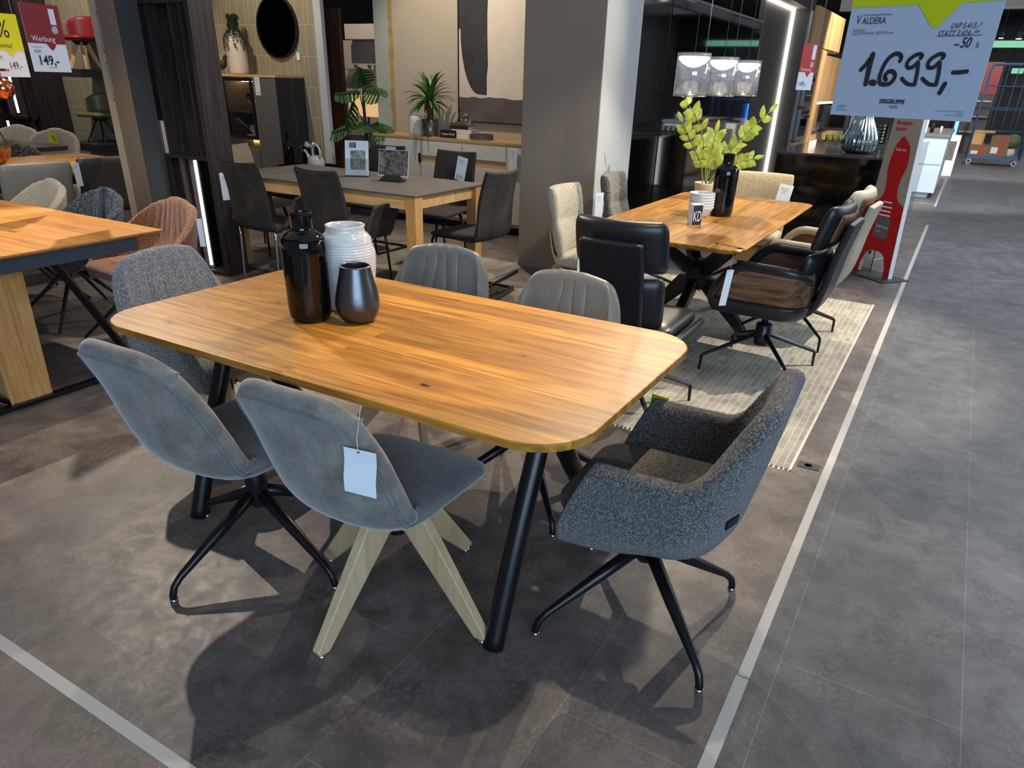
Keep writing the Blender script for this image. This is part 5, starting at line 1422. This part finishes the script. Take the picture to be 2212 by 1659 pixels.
# display chairs on wall brackets
def wall_chair(label, mat, x, z, woodleg=True):
    t = thing('display_chair', label, 'chair', (x, 4.30, z), rad(-75))
    rings = []
    for zz_, k in ((0, .80), (.02, .98), (.05, 1.), (.07, .9)):
        rings.append([Vector((a * k, b * k, zz_)) for a, b in rrect(-.22, .24, -.22, .22, .12, 6)])
    MB().loft(rings).build('seat', mat, t, smooth=True, sub=1)
    P = []
    for i in range(17):
        a = rad(100 + 160 * i / 16)
        P.append([Vector((.215 * cos(a) * 1.0, .215 * sin(a), .05 + q * .24 * (1 - .35 * abs(i / 8 - 1) ** 3))) for q in [j / 5 for j in range(6)]])
    MB().grid(P).build('backrest', mat, t, smooth=True, solid=.035, off=0, sub=1)
    MB().lathe([(.06, -.04), (.10, 0)], 16).build('mount', 'black_matte', t, smooth=True)
    if woodleg:
        for k in range(4):
            a = rad(45 + 90 * k); d = Vector((cos(a), sin(a), 0)); s_ = Vector((-sin(a), cos(a), 0))
            rings = [[c + d * w + s_ * .015, c - d * w + s_ * .015, c - d * w - s_ * .015, c + d * w - s_ * .015] for c, w in ((d * .05 + Vector((0, 0, 0)), .035), (d * .17 + Vector((0, 0, -.30)), .018))]
            MB().loft(rings).build('leg', 'oak_z', t)
    else:
        for k in range(4):
            a = rad(45 + 90 * k); d = Vector((cos(a), sin(a), 0))
            MB().tube([d * .03, d * .2 + Vector((0, 0, -.30))], .010, 8).build('leg', 'black_matte', t)
    return t
wall_chair('red leather display chair with wooden legs on a wall bracket', 'leather_red', -8.42, 1.80)
wall_chair('olive leather display chair on the wall below the red one', 'leather_olive', -8.36, .93, False)
for z, lab in ((1.40, 'dark wall bracket carrying the red display chair'), (.54, 'dark wall bracket below the olive display chair')):
    o = MB().box(-.35, .35, -.30, .30, 0, .09).build('wall_bracket', 'lacquer_dark', None, bevel=.004); tag(o, lab, 'bracket', None, (-8.42, 4.30, z))

# glazed display cabinet far left
t = thing('display_cabinet', 'dark brown display cabinet with light strips at the far left wall', 'cabinet', (0, 0, 0))
for x in (-10.9, -10.28, -9.78, -9.55): box(x, x + .07, 4.15, 4.55, 0, 2.8).build('upright', 'dark_walnut', t)
for z in (.84, 1.9): box(-11.4, -9.5, 4.15, 4.55, z, z + .04).build('shelf', 'dark_walnut', t)
box(-11.4, -9.5, 4.53, 4.56, 0, 2.8).build('back_panel', 'lacquer_dark', t)
o = box(-10.05, -10.03, 4.16, 4.18, .92, 2.2).build('light_strip', 'led', t)
o = box(-10.40, -10.38, 4.16, 4.18, .15, .80).build('light_strip', 'led', t)
box(-11.3, -10.45, 4.3, 4.31, 1.05, 1.85).build('mirror_panel', 'mirror', t)
t = thing('pendant_lamp', 'small copper globe pendant at the left edge', 'lamp', (-2.96, .47, 0))
MB().lathe([(0, -.05), (.03, -.042), (.05, -.015), (.052, .01), (.04, .035), (.015, .05), (0, .052)], 24, (0, 0, 1.40)).build('globe', 'copper', t, smooth=True)
MB().tube([(0, 0, 1.45), (0, 0, 4.2)], .003, 6).build('cable', 'copper', t)
MB().cbox((0, 0, 1.49), (.16, .02, .012)).build('bar', 'copper', t)

# ------------------------------------------------------------------ hanging price signs
def board(name, label, loc, rz, w, h, hh, hmat, strings=True, tip=.05, top=4.2, pm='paper_sign_shaded'):
    t = thing(name, label, 'sign', loc, rz)
    box(-w / 2, w / 2, -.0012, .0012, 0, h).build('board', pm, t)
    box(-w / 2, w / 2, -.0022, .0022, h - hh, h + .0).build('header', hmat, t)
    cx = w * .11
    MB().add([(cx - tip * 1.05, -.0022, h - hh), (cx + tip * 1.05, -.0022, h - hh), (cx + .008, -.0022, h - hh - tip * .93), (cx, -.0022, h - hh - tip), (cx - .008, -.0022, h - hh - tip * .93)], [(0, 4, 3, 2, 1)]).build('pointer', hmat, t)
    for dx in (-w * .42, w * .42): MB().tube([(dx, 0, h), (dx * .9, 0, top - loc[2])], .0006, 5).build('string', 'strip', t)
    return t
bx, bz_ = .325, .46
t = board('hanging_sign', 'large white price sign 1.699,- with green header hanging at the upper right', (1.352, .115, 1.462), rad(-19), .325, .455, .242, 'green_print', tip=.043)
y_ = -.0026

t.scale = (.935, 1, 1)
def P_(x, y):
    # layout measured on the board: x, y run over the printed face
    xl = 245 - .172 * (y - 150); xr = 1960 - .225 * (y - 110)
    u = (x - xl) / (xr - xl); yt = 155 - .026 * (x - 245); yb = 1255 + .036 * (x - 55)
    return (-.1625 + u * .325, (1 - (y - yt) / (yb - yt)) * .213)
g = MB()
big = [([(420, 780), (470, 735), (545, 640)], 40, 1), ([(552, 625), (520, 760), (492, 925)], 50, 1), ([(562, 912), (592, 918)], 54, 1),
       ([(885, 690), (895, 650), (870, 622), (815, 622), (745, 668), (690, 750), (655, 850), (662, 915), (710, 932), (775, 925), (822, 885), (838, 835), (808, 800), (760, 800), (722, 835), (718, 868), (735, 882)], 38, 4),
       ([(1118, 665), (1132, 635), (1100, 622), (1045, 640), (985, 685), (965, 735), (990, 762), (1040, 750), (1088, 705)], 34, 4), ([(1095, 715), (1090, 820), (1070, 932)], 36, 1), ([(1070, 932), (1005, 932), (955, 905), (918, 870)], 32, 3),
       ([(1358, 665), (1372, 635), (1340, 622), (1285, 640), (1222, 685), (1202, 735), (1226, 762), (1278, 750), (1326, 705)], 34, 4), ([(1333, 715), (1328, 820), (1308, 932)], 36, 1), ([(1308, 932), (1242, 932), (1192, 905), (1152, 870)], 32, 3),
       ([(1402, 925), (1352, 1015)], 40, 1), ([(1480, 808), (1550, 806), (1625, 798)], 34, 1),
       ([(1480, 532), (1520, 532)], 11, 1)]
for pts, w, k in big:
    w = w * 1.22 / 1700 * .325
    q = [P_(a, b) for a, b in pts]
    line = [(p.x, p.z) for p in arc([Vector((a, 0, b)) for a, b in q], k)] if k > 1 else q
    gg = MB().ribbon(line, w, y_)
    for i_, (cx_, cz_) in enumerate(line):
        vs = [(cx_ + w * .5 * cos(i * pi / 6), y_ - .00003 * (1 + i_ % 3), cz_ + w * .5 * sin(i * pi / 6)) for i in range(12)]
        gg.add(vs, [tuple(range(12))])
    g.add(gg.v, gg.f)
g.build('price_lettering', 'ink', t)
def tx(b, s_, x, y, m_='ink', sh=0., al='LEFT', sx_=1., bold=0.):
    X_, Z_ = P_(x, y); return text('lettering', b, s_, m_, t, T(X_, y_, Z_), al, sh, 0, sx_, bold)
tx('Abverkauf', .066, 375, 56, sx_=1.0)
tx('V', .024, 312, 318, sx_=.72); tx('ALDERA', .0178, 385, 318, sx_=.86)
tx('Die hochwertige Wohnmarke', .0056, 395, 238, sx_=1.0)
tx('Eichefarben', .0082, 280, 392, 'grey_ink', .3, sx_=.8); tx('Länge/Breite/Höhe 180/100/76 cm', .0086, 275, 424, 'grey_ink', .3, sx_=.8)
tx('UVP 5.413,-*', .0145, 1418, 374, sh=.25, sx_=.80); tx('STATT 3.424,-**', .0145, 1280, 448, sh=.25, sx_=.84)
MB().ribbon([P_(1280, 446), P_(1755, 438)], .0010, y_ - .0002).build('strike_line', 'ink', t)
tx('50', .026, 1530, 560, sh=.2, sx_=.78, bold=.0003); tx('%', .013, 1688, 562, sh=.2, sx_=.8)
tx('ESSGRUPPE', .0118, 668, 1128, sh=.15, bold=.0004, sx_=.98); tx('KIARA', .0085, 790, 1182, sh=.3, sx_=.8)
tx('04780077/19', .0045, 148, 1168); tx('Abb. ähnlich', .004, 140, 1190, 'grey_ink'); tx('inkl. aller Rabatte', .004, 138, 1210, 'grey_ink')
tx('*unverb. Preisempf. **Herstellerpreis', .004, 1625, 1216, 'grey_ink', 0, 'RIGHT'); tx('abholpreis', .004, 1620, 1240, 'grey_ink', 0, 'RIGHT'); tx('Abholpreis ohne Deko', .004, 1612, 1258, 'grey_ink', 0, 'RIGHT')

t = board('hanging_sign', 'white and red Werbung price sign 149,- hanging over the left table', (-2.665, .585, 1.487), rad(100), .215, .303, .175, 'red_print', tip=.028, pm='white')
y_ = -.0028
text('lettering', 'Werbung', .036, 'paper', t, T(-.082, y_, .137), sx=.95)
box(.045, .078, -.0030, -.0024, .215, .285).build('exclamation_bar', 'paper', t)
MB().lathe([(0, 0), (.018, 0)], 24).xform(T(.060, -.0030, .192) @ R90).build('exclamation_dot', 'paper', t)
text('lettering', '149,-', .062, 'ink', t, T(-.075, y_, .032), sx=.95, bold=.0012)
text('lettering', 'ARMLEHNSTUHL', .0065, 'ink', t, T(-.02, y_, .018)); text('lettering', 'Ambia Home', .010, 'grey_ink', t, T(-.09, y_, .108))
for i in range(3): MB().cbox((-.065, y_, .098 - .005 * i), (.04, .0003, .0018)).build('print_line', 'grey_ink', t)
t = board('hanging_sign', 'yellow and white Abverkauf price sign 149,- at the left edge', (-3.09, .60, 1.455), rad(103), .215, .303, .175, 'yellow_print', tip=.028, pm='white')
text('lettering', '%', .12, 'ink', t, T(-.03, y_, .19), sx=.9); text('lettering', 'Abverkauf', .03, 'ink', t, T(-.06, y_, .142), sx=.8)
text('lettering', '149,-', .05, 'ink', t, T(-.01, y_, .04), sx=.8)
for i in range(3): MB().cbox((-.055, y_, .10 - .005 * i), (.04, .0003, .0018)).build('print_line', 'grey_ink', t)
t = price_card('small dark flat plate and bar lying on the floor between the tables', (-1.45, 3.0, .012), 0, .01, .01, None, lines=0)
bpy.data.objects.remove(t.children[0]); bpy.data.objects.remove(t)
t = thing('floor_frame', 'flat dark metal frame lying on the floor between the tables', 'frame', (-1.42, 2.95, 0), rad(8))
MB().box(-.10, .10, -.18, .18, 0, .010).build('plate', 'black_metal', t, bevel=.002)
MB().box(-.12, -.10, -.2, .75, 0, .022).build('bar', 'black_metal', t, bevel=.002)

# ------------------------------------------------------------------ right: glossy wall, mirror wall, portal with light line
struct(box(-1.12, -1.06, 4.08, 5.30, 0, 3.2).build('wall_gloss_panel', 'smoke_glass'))
struct(box(-1.12, -1.07, 5.30, 8.62, 0, 2.24).build('wall_kitchen_back', 'lacquer_dark'))
t = thing('mirror_wall', 'mirrored glass panels between the glossy black wall and the light line', 'mirror', (0, 0, 0))
ys = [5.33, 5.72, 6.32, 7.1, 7.85, 8.60]
for a, b in zip(ys, ys[1:]):
    box(-1.07, -1.058, a, b - .006, 0, 2.22).build('mirror_panel', 'mirror_smoky', t)
MB().box(-1.075, -1.05, 5.30, 8.62, 2.222, 2.245).build('top_rail', 'steel_grey', t)
struct(box(-1.12, -1.06, 8.62, 10.20, 0, 2.5).build('wall_portal_side', 'wall_dark'))
struct(box(-1.12, -.80, 10.20, 10.28, 0, 2.62).build('wall_portal_end', 'wall_dark'))
struct(box(-1.12, -.80, 5.0, 10.20, 2.5, 2.78).build('wall_portal_soffit', 'wall_beige_dark'))
struct(box(-.80, -.775, 5.0, 10.28, 2.47, 2.80).build('wall_portal_fascia', 'lacquer_dark'))
struct(box(-.80, -.775, 10.18, 10.30, 0, 2.47).build('trim_portal', 'steel_grey'))
t = thing('light_line', 'glowing white light line running up the dark portal and along its soffit', 'light', (0, 0, 0))
box(-1.058, -1.02, 10.16, 10.198, .03, 2.498).build('vertical_strip', 'led', t)
box(-1.058, -1.02, 5.2, 10.16, 2.47, 2.498).build('ceiling_strip', 'led', t)
text_t = thing('fascia_lettering', 'small white lettering on the dark fascia above the portal', 'lettering', (-.772, 9.5, 2.62), rad(90))
text('lettering', 'nobilia', .12, 'paper', text_t, T(-.3, 0, 0))

# tall oak kitchen units with ovens
t = thing('tall_kitchen_unit', 'tall oak kitchen cabinets with two built-in ovens and an open niche', 'cabinet', (0, 0, 0))
KX = -.72
MB().box(-1.35, KX - .02, 10.35, 12.7, 2.04, 2.55).box(-1.35, KX - .02, 10.35, 11.05, 0, .78).box(-1.35, KX - .02, 11.05, 11.58, 0, 2.04).box(-1.35, -1.3, 11.58, 15.4, .9, 2.04).build('body', 'oak_cab', t)
for y0, y1, z0, z1 in ((10.36, 11.5, 2.06, 2.54), (11.52, 12.7, 2.06, 2.54), (10.36, 11.03, 1.70, 2.03), (11.06, 11.57, .1, 2.03)):
    box(KX - .02, KX, y0 + .005, y1 - .005, z0, z1).build('door', 'oak_cab', t)
box(-1.3, -1.0, 13.0, 15.4, 1.30, 2.04).build('wall_cupboard', 'oak_cab', t)
box(-1.28, -1.02, 11.62, 12.9, 1.42, 1.45).build('shelf', 'oak_cab', t)
box(-1.1, -1.02, 13.1, 15.2, 1.262, 1.29).build('light_strip', 'led', t)
box(-1.35, KX, 11.58, 15.4, .86, .90).build('worktop', 'stone_top', t)
MB().box(-1.35, KX - .02, 11.58, 15.4, .1, .86).build('base_cupboard', 'oak_cab', t)
for nm, z0, z1 in (('oven', 1.28, 1.68), ('oven', .80, 1.24)):
    y0, y1 = 10.40, 11.0
    ov = box(-1.3, KX - .005, y0, y1, z0, z1).build(nm, 'steel_grey', t)
    box(KX - .005, KX + .002, y0 + .06, y1 - .06, z0 + .06, z1 - .14).build('oven_window', 'smoke_glass', ov)
    box(KX, KX + .03, y0 + .04, y1 - .04, z1 - .12, z1 - .10).build('handle', 'chrome', ov)
    for k in range(3): MB().lathe([(.02, 0), (.02, .02)], 12).xform(T(KX - .005, y0 + .1 + .2 * k, z1 - .05) @ Matrix.Rotation(pi / 2, 4, 'Y')).build('knob', 'black_matte', ov)

# black kitchen island
t = thing('kitchen_island', 'glossy black kitchen island with polished dark top', 'island', (0, 0, 0))
box(-.19, .93, 6.58, 9.0, .0, .90).build('body', 'smoke_glass', t)
box(-.21, .96, 6.55, 9.03, .90, .92).build('worktop', 'stone_top', t)
t = thing('sink', 'built-in sink strip on the far part of the island', 'sink', (0, 0, 0))
box(.0, .55, 8.2, 8.7, .9205, .924).build('basin_rim', 'steel_grey', t); box(.02, .53, 8.23, 8.67, .9245, .926).build('basin', 'lacquer_dark', t)
o = MB().lathe(dense([(0, .0), (.10, 0), (.155, .03), (.175, .09), (.165, .17), (.12, .27), (.085, .34), (.07, .42), (.085, .50), (.08, .50), (.065, .42), (0, .40)], 4), 144, rib=24, amp=.035).build('vase', 'mercury', None, smooth=True)
tag(o, 'big ribbed silvery glass vase on the black kitchen island', 'vase', None, (.53, 7.05, .92))
for i in range(6):
    o = MB().lathe([(0, 0), (.06, 0), (.11, .03), (.135, .06), (.13, .062), (.10, .035), (0, .008)], 32).build('glass_bowl', 'bottle_glass', None, smooth=True)
    tag(o, 'green-tinted glass bowl in the stack behind the silvery vase, %s' % ['lowest', 'second from below', 'third from below', 'third from top', 'second from top', 'topmost'][i], 'bowl', 'stacked glass bowls on the island', (.55, 8.35, .926 + .034 * i))
for i in range(4):
    o = MB().lathe([(0, 0), (.028, 0), (.034, .07), (.031, .07), (.025, .006), (0, .006)], 20).build('cup', 'cup_green', None, smooth=True)
    tag(o, 'lime green cup on the island, %s of four' % ['leftmost', 'second from left', 'third from left', 'rightmost'][i], 'cup', 'green cups on the island', (-.07 + .075 * i, 8.95 - .0 * i, .92))
t = thing('coffee_machine', 'black box-shaped appliance on the worktop behind the green cups', 'appliance', (-.6, 12.2, .90))
MB().box(-.1, .35, -.1, .3, 0, .36).build('body', 'black_matte', t, bevel=.01); box(-.02, .28, -.105, -.10, .05, .28).build('front', 'smoke_glass', t)
box(.36, .375, -.12, .3, 0, .38).build('side_trim', 'steel_grey', t)

# red information stand
t = thing('information_stand', 'red and beige standing info panel with Beratungstermin lettering by the island', 'stand', (1.045, 5.56, 0), rad(-40))
w2 = .215; Hs = 1.62
def tp(x, z): return x * (1 - .36 * z / Hs)
def slab_(poly, y0, y1, nm, mt):
    q = [(tp(x, z), z) for x, z in poly]; n = len(q)
    return MB().add([(x, y0, z) for x, z in q] + [(x, y1, z) for x, z in q], [tuple(range(n)), tuple(range(n, 2 * n))[::-1]] + [(i, n + i, n + (i + 1) % n, (i + 1) % n) for i in range(n)]).build(nm, mt, t)
arch = [(-.15, .012), (-.145, .10), (-.11, .19), (-.05, .22), (.05, .22), (.11, .19), (.145, .10), (.15, .012)]
slab_([(-w2, .012)] + arch + [(w2, .012), (w2, Hs), (-w2, Hs)], -.02, .02, 'panel', 'stand_beige')
slab_([(w2, .012), (w2 + .005, .012), (w2 + .005, Hs), (w2, Hs)], -.022, .022, 'edge', 'white')
box(-.27, .30, -.16, .14, 0, .010).build('base_plate', 'lacquer_dark', t, bevel=.002)
zc = lambda z: z if z < .62 else .62 + (z - .62) * .82
red = [(-w2, .015)] + arch + [(w2, .015), (w2, .62), (.14, .66), (.10, .71), (.085, .80), (.10, .90), (.135, 1.0), (.14, 1.10), (.12, 1.20), (.06, 1.26), (.0, 1.30), (-.04, 1.27), (-.085, 1.20), (-.11, 1.08), (-.115, .97), (-.09, .87), (-.075, .78), (-.085, .70), (-.13, .65), (-w2, .62)]
red = [(x, zc(z)) for x, z in red]
slab_(red, -.0215, -.0205, 'red_print', 'bright_red')
Md = T(.02, -.0225, .36) @ Matrix.Rotation(rad(0), 4, 'Y')
MB().prism(rrect(-.075, .085, -.085, .095, .02, 4), 0, .001).xform(T(.0, -.022, .42) @ R90).build('logo_plate', 'lacquer_grey', t)
text('lettering', 'XXXLutz', .036, 'paper', t, T(-.062, -.0240, .42)); text('lettering', 'KÜCHEN', .016, 'paper', t, T(-.06, -.0240, .385))
text('lettering', 'Beratungs-\ntermin!', .046, 'bright_red', t, T(-.11, -.0225, 1.262), sx=.85, bold=.001)
text('lettering', 'Scan me', .034, 'paper', t, T(-.055, -.0225, 1.06))
for i, (z, w_) in enumerate(((.64, .10), (.60, .13), (.565, .12), (.53, .13))): MB().cbox((.0, -.0225, z), (w_, .0006, .012)).build('print_line', 'paper', t)
t = thing('glass_screen', 'upright clear glass screen on the floor behind the red stand', 'screen', (1.12, 6.05, 0), rad(78))
box(-.45, .35, -.004, .004, .0, 1.1).build('pane', 'glass', t)

# white kitchen block beyond
t = thing('kitchen_block', 'white kitchen block with grey worktop beyond the red stand', 'cabinet', (0, 0, 0))
box(.72, 1.24, 11.9, 14.2, .08, .90).build('body', 'kitchen_white', t)
box(.70, 1.26, 11.86, 14.25, .90, .94).build('worktop', 'worktop_grey', t)
box(.80, 1.16, 11.95, 14.1, 0, .08).build('plinth', 'kitchen_white', t)
for z0, z1 in ((.08, .485), (.50, .86)): box(.725, 1.235, 11.88, 11.9, z0, z1).build('drawer', 'kitchen_white', t, bevel=.003)
box(.73, .90, 11.875, 11.88, .56, .80).build('front_picture', 'photo_a', t)
o = box(-.06, .06, -.01, .01, 0, .20).build('card_sign', 'paper'); tag(o, 'white upright card with a round face mark on the kitchen block', 'sign', None, (.85, 12.1, .94), 0)
MB().lathe([(.02, 0), (.035, 0)], 20).xform(T(0, -.011, .13) @ R90).build('printed_mark', 'ink', o)
o = MB().lathe([(.03, 0), (.03, .12), (.012, .15), (0, .15)], 20).build('bottle', 'black_matte', None, smooth=True); tag(o, 'small dark bottle beside the card on the kitchen block', 'bottle', None, (.97, 12.3, .94))
o = MB().lathe([(.016, 0), (.018, .10), (0, .10)], 16).build('dispenser', 'white', None, smooth=True); tag(o, 'slim white dispenser on the kitchen block', 'dispenser', None, (1.10, 12.2, .94))

t = thing('brochure_box', 'pale floor box with brochures beyond the kitchen block', 'box', (1.18, 16.2, 0))
box(-.2, .2, -.2, .2, 0, .75).build('box', 'kitchen_white', t); box(-.15, .15, -.205, -.2, .3, .65).build('front_picture', 'photo_b', t)
t = thing('light_post', 'post with a glowing blue light strip at the edge of the aisle', 'light', (1.20, 18.0, 0))
box(-.05, .05, -.04, .04, 0, 1.2).build('post', 'wall_dark', t)
for k in range(12): MB().cbox((.01, -.045, .62 + .045 * k), (.06, .01, .032)).build('led_cell', 'led_blue', t)

# blue wire trolley with boxes
t = thing('wire_trolley', 'blue metal wire trolley standing at the end of the aisle', 'trolley', (2.10, 19.9, 0))
g = MB(); x0, x1, y0, y1 = -.54, .54, -.32, .32
box(x0, x1, y0, y1, .13, .19).build('deck', 'cart_blue', t)
for x in (x0, x1):
    for y in (y0, y1): MB().tube([(x, y, .15), (x, y, 2.02)], .022, 8).build('post', 'cart_blue', t, smooth=True)
for y in (y0, y1):
    MB().tube(arc([(x0, y, 1.95), (x0 + .03, y, 2.08), (x0 + .12, y, 2.12), (x1 - .12, y, 2.12), (x1 - .03, y, 2.08), (x1, y, 1.95)], 3), .018, 8).build('top_rail', 'cart_blue', t, smooth=True)
for z in (.62, .72, 1.18, 1.22, 1.68):
    MB().tube([(x0, y1, z), (x1, y1, z)], .012, 6).build('crossbar', 'cart_blue', t, smooth=True)
    if z in (1.22, 1.68):
        for x in (x0, x1): MB().tube([(x, y0, z), (x, y1, z)], .012, 6).build('crossbar', 'cart_blue', t, smooth=True)
for x in (-.27, -.18, .02, .20, .30): MB().tube([(x, y1, .19), (x, y1, 2.12)], .009, 6).build('wire', 'cart_blue', t, smooth=True)
for x in (x0 + .08, x1 - .08):
    for y in (y0, y1):
        c = MB().lathe([(.0, -.02), (.06, -.02), (.06, .02), (0, .02)], 20).xform(T(x, y, .065) @ R90).build('castor', 'steel_grey', t, smooth=False)
        MB().lathe([(.0, -.022), (.03, -.022), (.03, .022), (0, .022)], 16).xform(T(x, y, .065) @ R90).build('hub', 'black_matte', c)
def carton(lab, x, y, w, d, h, z=.19):
    t = thing('cardboard_box', lab, 'box', (2.10 + x, 19.9 + y, z), 0, 'cartons on the trolley')
    box(-w / 2, w / 2, -d / 2, d / 2, 0, h).build('carton', 'cardboard', t, bevel=.004)
    box(-w * .38, -w * .02, -d / 2 - .002, -d / 2, h * .15, h * .45).build('shipping_label', 'paper', t)
    box(w * .08, w * .2, -d / 2 - .002, -d / 2, 0, h).build('tape', 'bright_red', t)
carton('left brown carton with white label on the blue trolley', -.32, -.05, .40, .45, .24)
carton('larger brown carton in the middle of the blue trolley', .07, .0, .38, .5, .45)
t = thing('wooden_shelf_piece', 'light wooden shelf piece lying on the left carton of the trolley', 'board', (1.78, 19.82, .431))
MB().prism(rrect(-.19, .24, -.2, .2, .05, 4), .26, .30).build('board', 'oak_light', t)
box(-.19, .05, -.18, .18, .0, .26).build('block', 'oak_light', t)
o = MB().lathe(dense([(0, 0), (.08, 0), (.12, .08), (.10, .16), (.08, .18), (0, .17)], 2), 24).build('planter', 'bone', None, smooth=True); tag(o, 'pale planter on top of the trolley boxes at the right edge', 'planter', None, (2.42, 19.9, .19))
g = MB(); rnd = random.Random(2)
g = MB().lathe([(.02, .18), (.14, .22), (.18, .34), (.12, .46), (0, .5)], 20); g.build('foliage', 'succulent', o, smooth=True)

# right side of the store, out of view: units added for reflections and bounce
struct(box(8.9, 9.0, -4, 34, 0, 4.2).build('wall_right', 'wall_white'))
for i, (y, h, mt) in enumerate(((4.4, .9, 'kitchen_white'), (6.4, 2.1, 'lacquer_cream'), (8.2, .9, 'kitchen_white'), (10.6, 2.1, 'wall_brown'))):
    t = thing('added_kitchen_unit', 'kitchen unit added across the aisle for reflections, %s' % ['nearest low white one', 'nearest tall cream one', 'farther low white one', 'farther tall brown one'][i], 'cabinet', (6.2, y, 0), 0, 'added kitchen units across the aisle')
    box(0, .6, -.8, .8, .1, h).build('body', mt, t); box(-.01, .62, -.82, .82, h, h + .03).build('top_slab', 'worktop_grey', t); box(.05, .55, -.75, .75, 0, .1).build('plinth', 'black_matte', t)
    for k in range(2): box(-.02, 0, -.79 + .8 * k, -.01 + .8 * k, .12, h - .02).build('door', mt, t)

# far store: dark blocks, lights, screen
for i, (x, y, w, h, mt) in enumerate(((-2.0, 27, 3.0, 2.6, 'lacquer_dark'), (1.8, 30, 3.6, 2.5, 'wall_dark'), (5.8, 26, 1.2, 2.4, 'wall_dark'), (4.6, 31, 2.0, 3.2, 'lacquer_dark'))):
    struct(box(x - w / 2, x + w / 2, y, y + .2, 0, h).build('wall_far_%d' % (i + 1), mt))
t = thing('red_display_rack', 'red and white display rack behind the trolley', 'display rack', (1.5, 24.5, 0))
box(-.35, .35, -.2, .2, 0, 2.3).build('rack', 'lacquer_grey', t); box(-.35, .35, -.21, -.2, 1.5, 2.3).build('header', 'bright_red', t)
for z in (.5, .9, 1.3): box(-.3, .3, -.3, -.2, z, z + .04).build('shelf', 'steel_grey', t)
t = thing('led_screen', 'long green-lit screen high at the back of the store', 'screen', (2.6, 24.0, 2.62))
box(-1.8, 1.8, -.03, .03, 0, .20).build('frame', 'black_matte', t); box(-1.78, 1.78, -.035, -.031, .02, .18).build('display', 'screen_green', t)
t = thing('exit_sign', 'small lit green exit sign far down the aisle', 'sign', (2.25, 26.0, 2.05))
box(-.16, .16, -.02, .02, 0, .16).build('box', 'black_matte', t); box(-.15, .15, -.024, -.021, .01, .15).build('lit_face', 'screen_green', t)
t = thing('tisch_sign', 'lit white lettering reading TISCH at the right edge', 'sign', (2.9, 25.5, 1.45))
text('lettering', 'TISCH', .30, 'lamp_on', t, T(0, 0, 0))
FL = [(2.45, 14.5, 3.05), (1.95, 21.5, 2.72), (2.25, 22.5, 2.95), (1.2, 23, 3.0), (.2, 22, 3.3), (3.0, 27, 2.8), (-.2, 27, 3.2), (1.6, 28.5, 3.1), (-1.5, 14, 3.35), (-.6, 17, 3.4)]
names = ['nearest the upper right corner', 'left of the bright pair above the trolley', 'right of the bright pair above the trolley', 'behind the large sign, third', 'behind the large sign, fourth', 'far right', 'far left', 'farthest', 'above the oak kitchen', 'behind the oak kitchen']
for (x, y, z), nm in zip(FL, names):
    t = thing('ceiling_spotlight', 'lit ceiling spotlight in the dark store ceiling, ' + nm, 'light', (x, y, z), 0, 'store ceiling spotlights')
    MB().lathe([(0, .0), (.075, 0), (.08, .01), (.06, .14), (0, .15)], 20).build('housing', 'black_matte', t, smooth=True)
    MB().lathe([(0, -.012), (.05, -.010), (.07, -.001), (0, -.001)], 20).build('lens', 'shop_light', t)
    MB().tube([(0, 0, .15), (0, 0, 4.2 - z)], .01, 6).build('rod', 'black_matte', t)
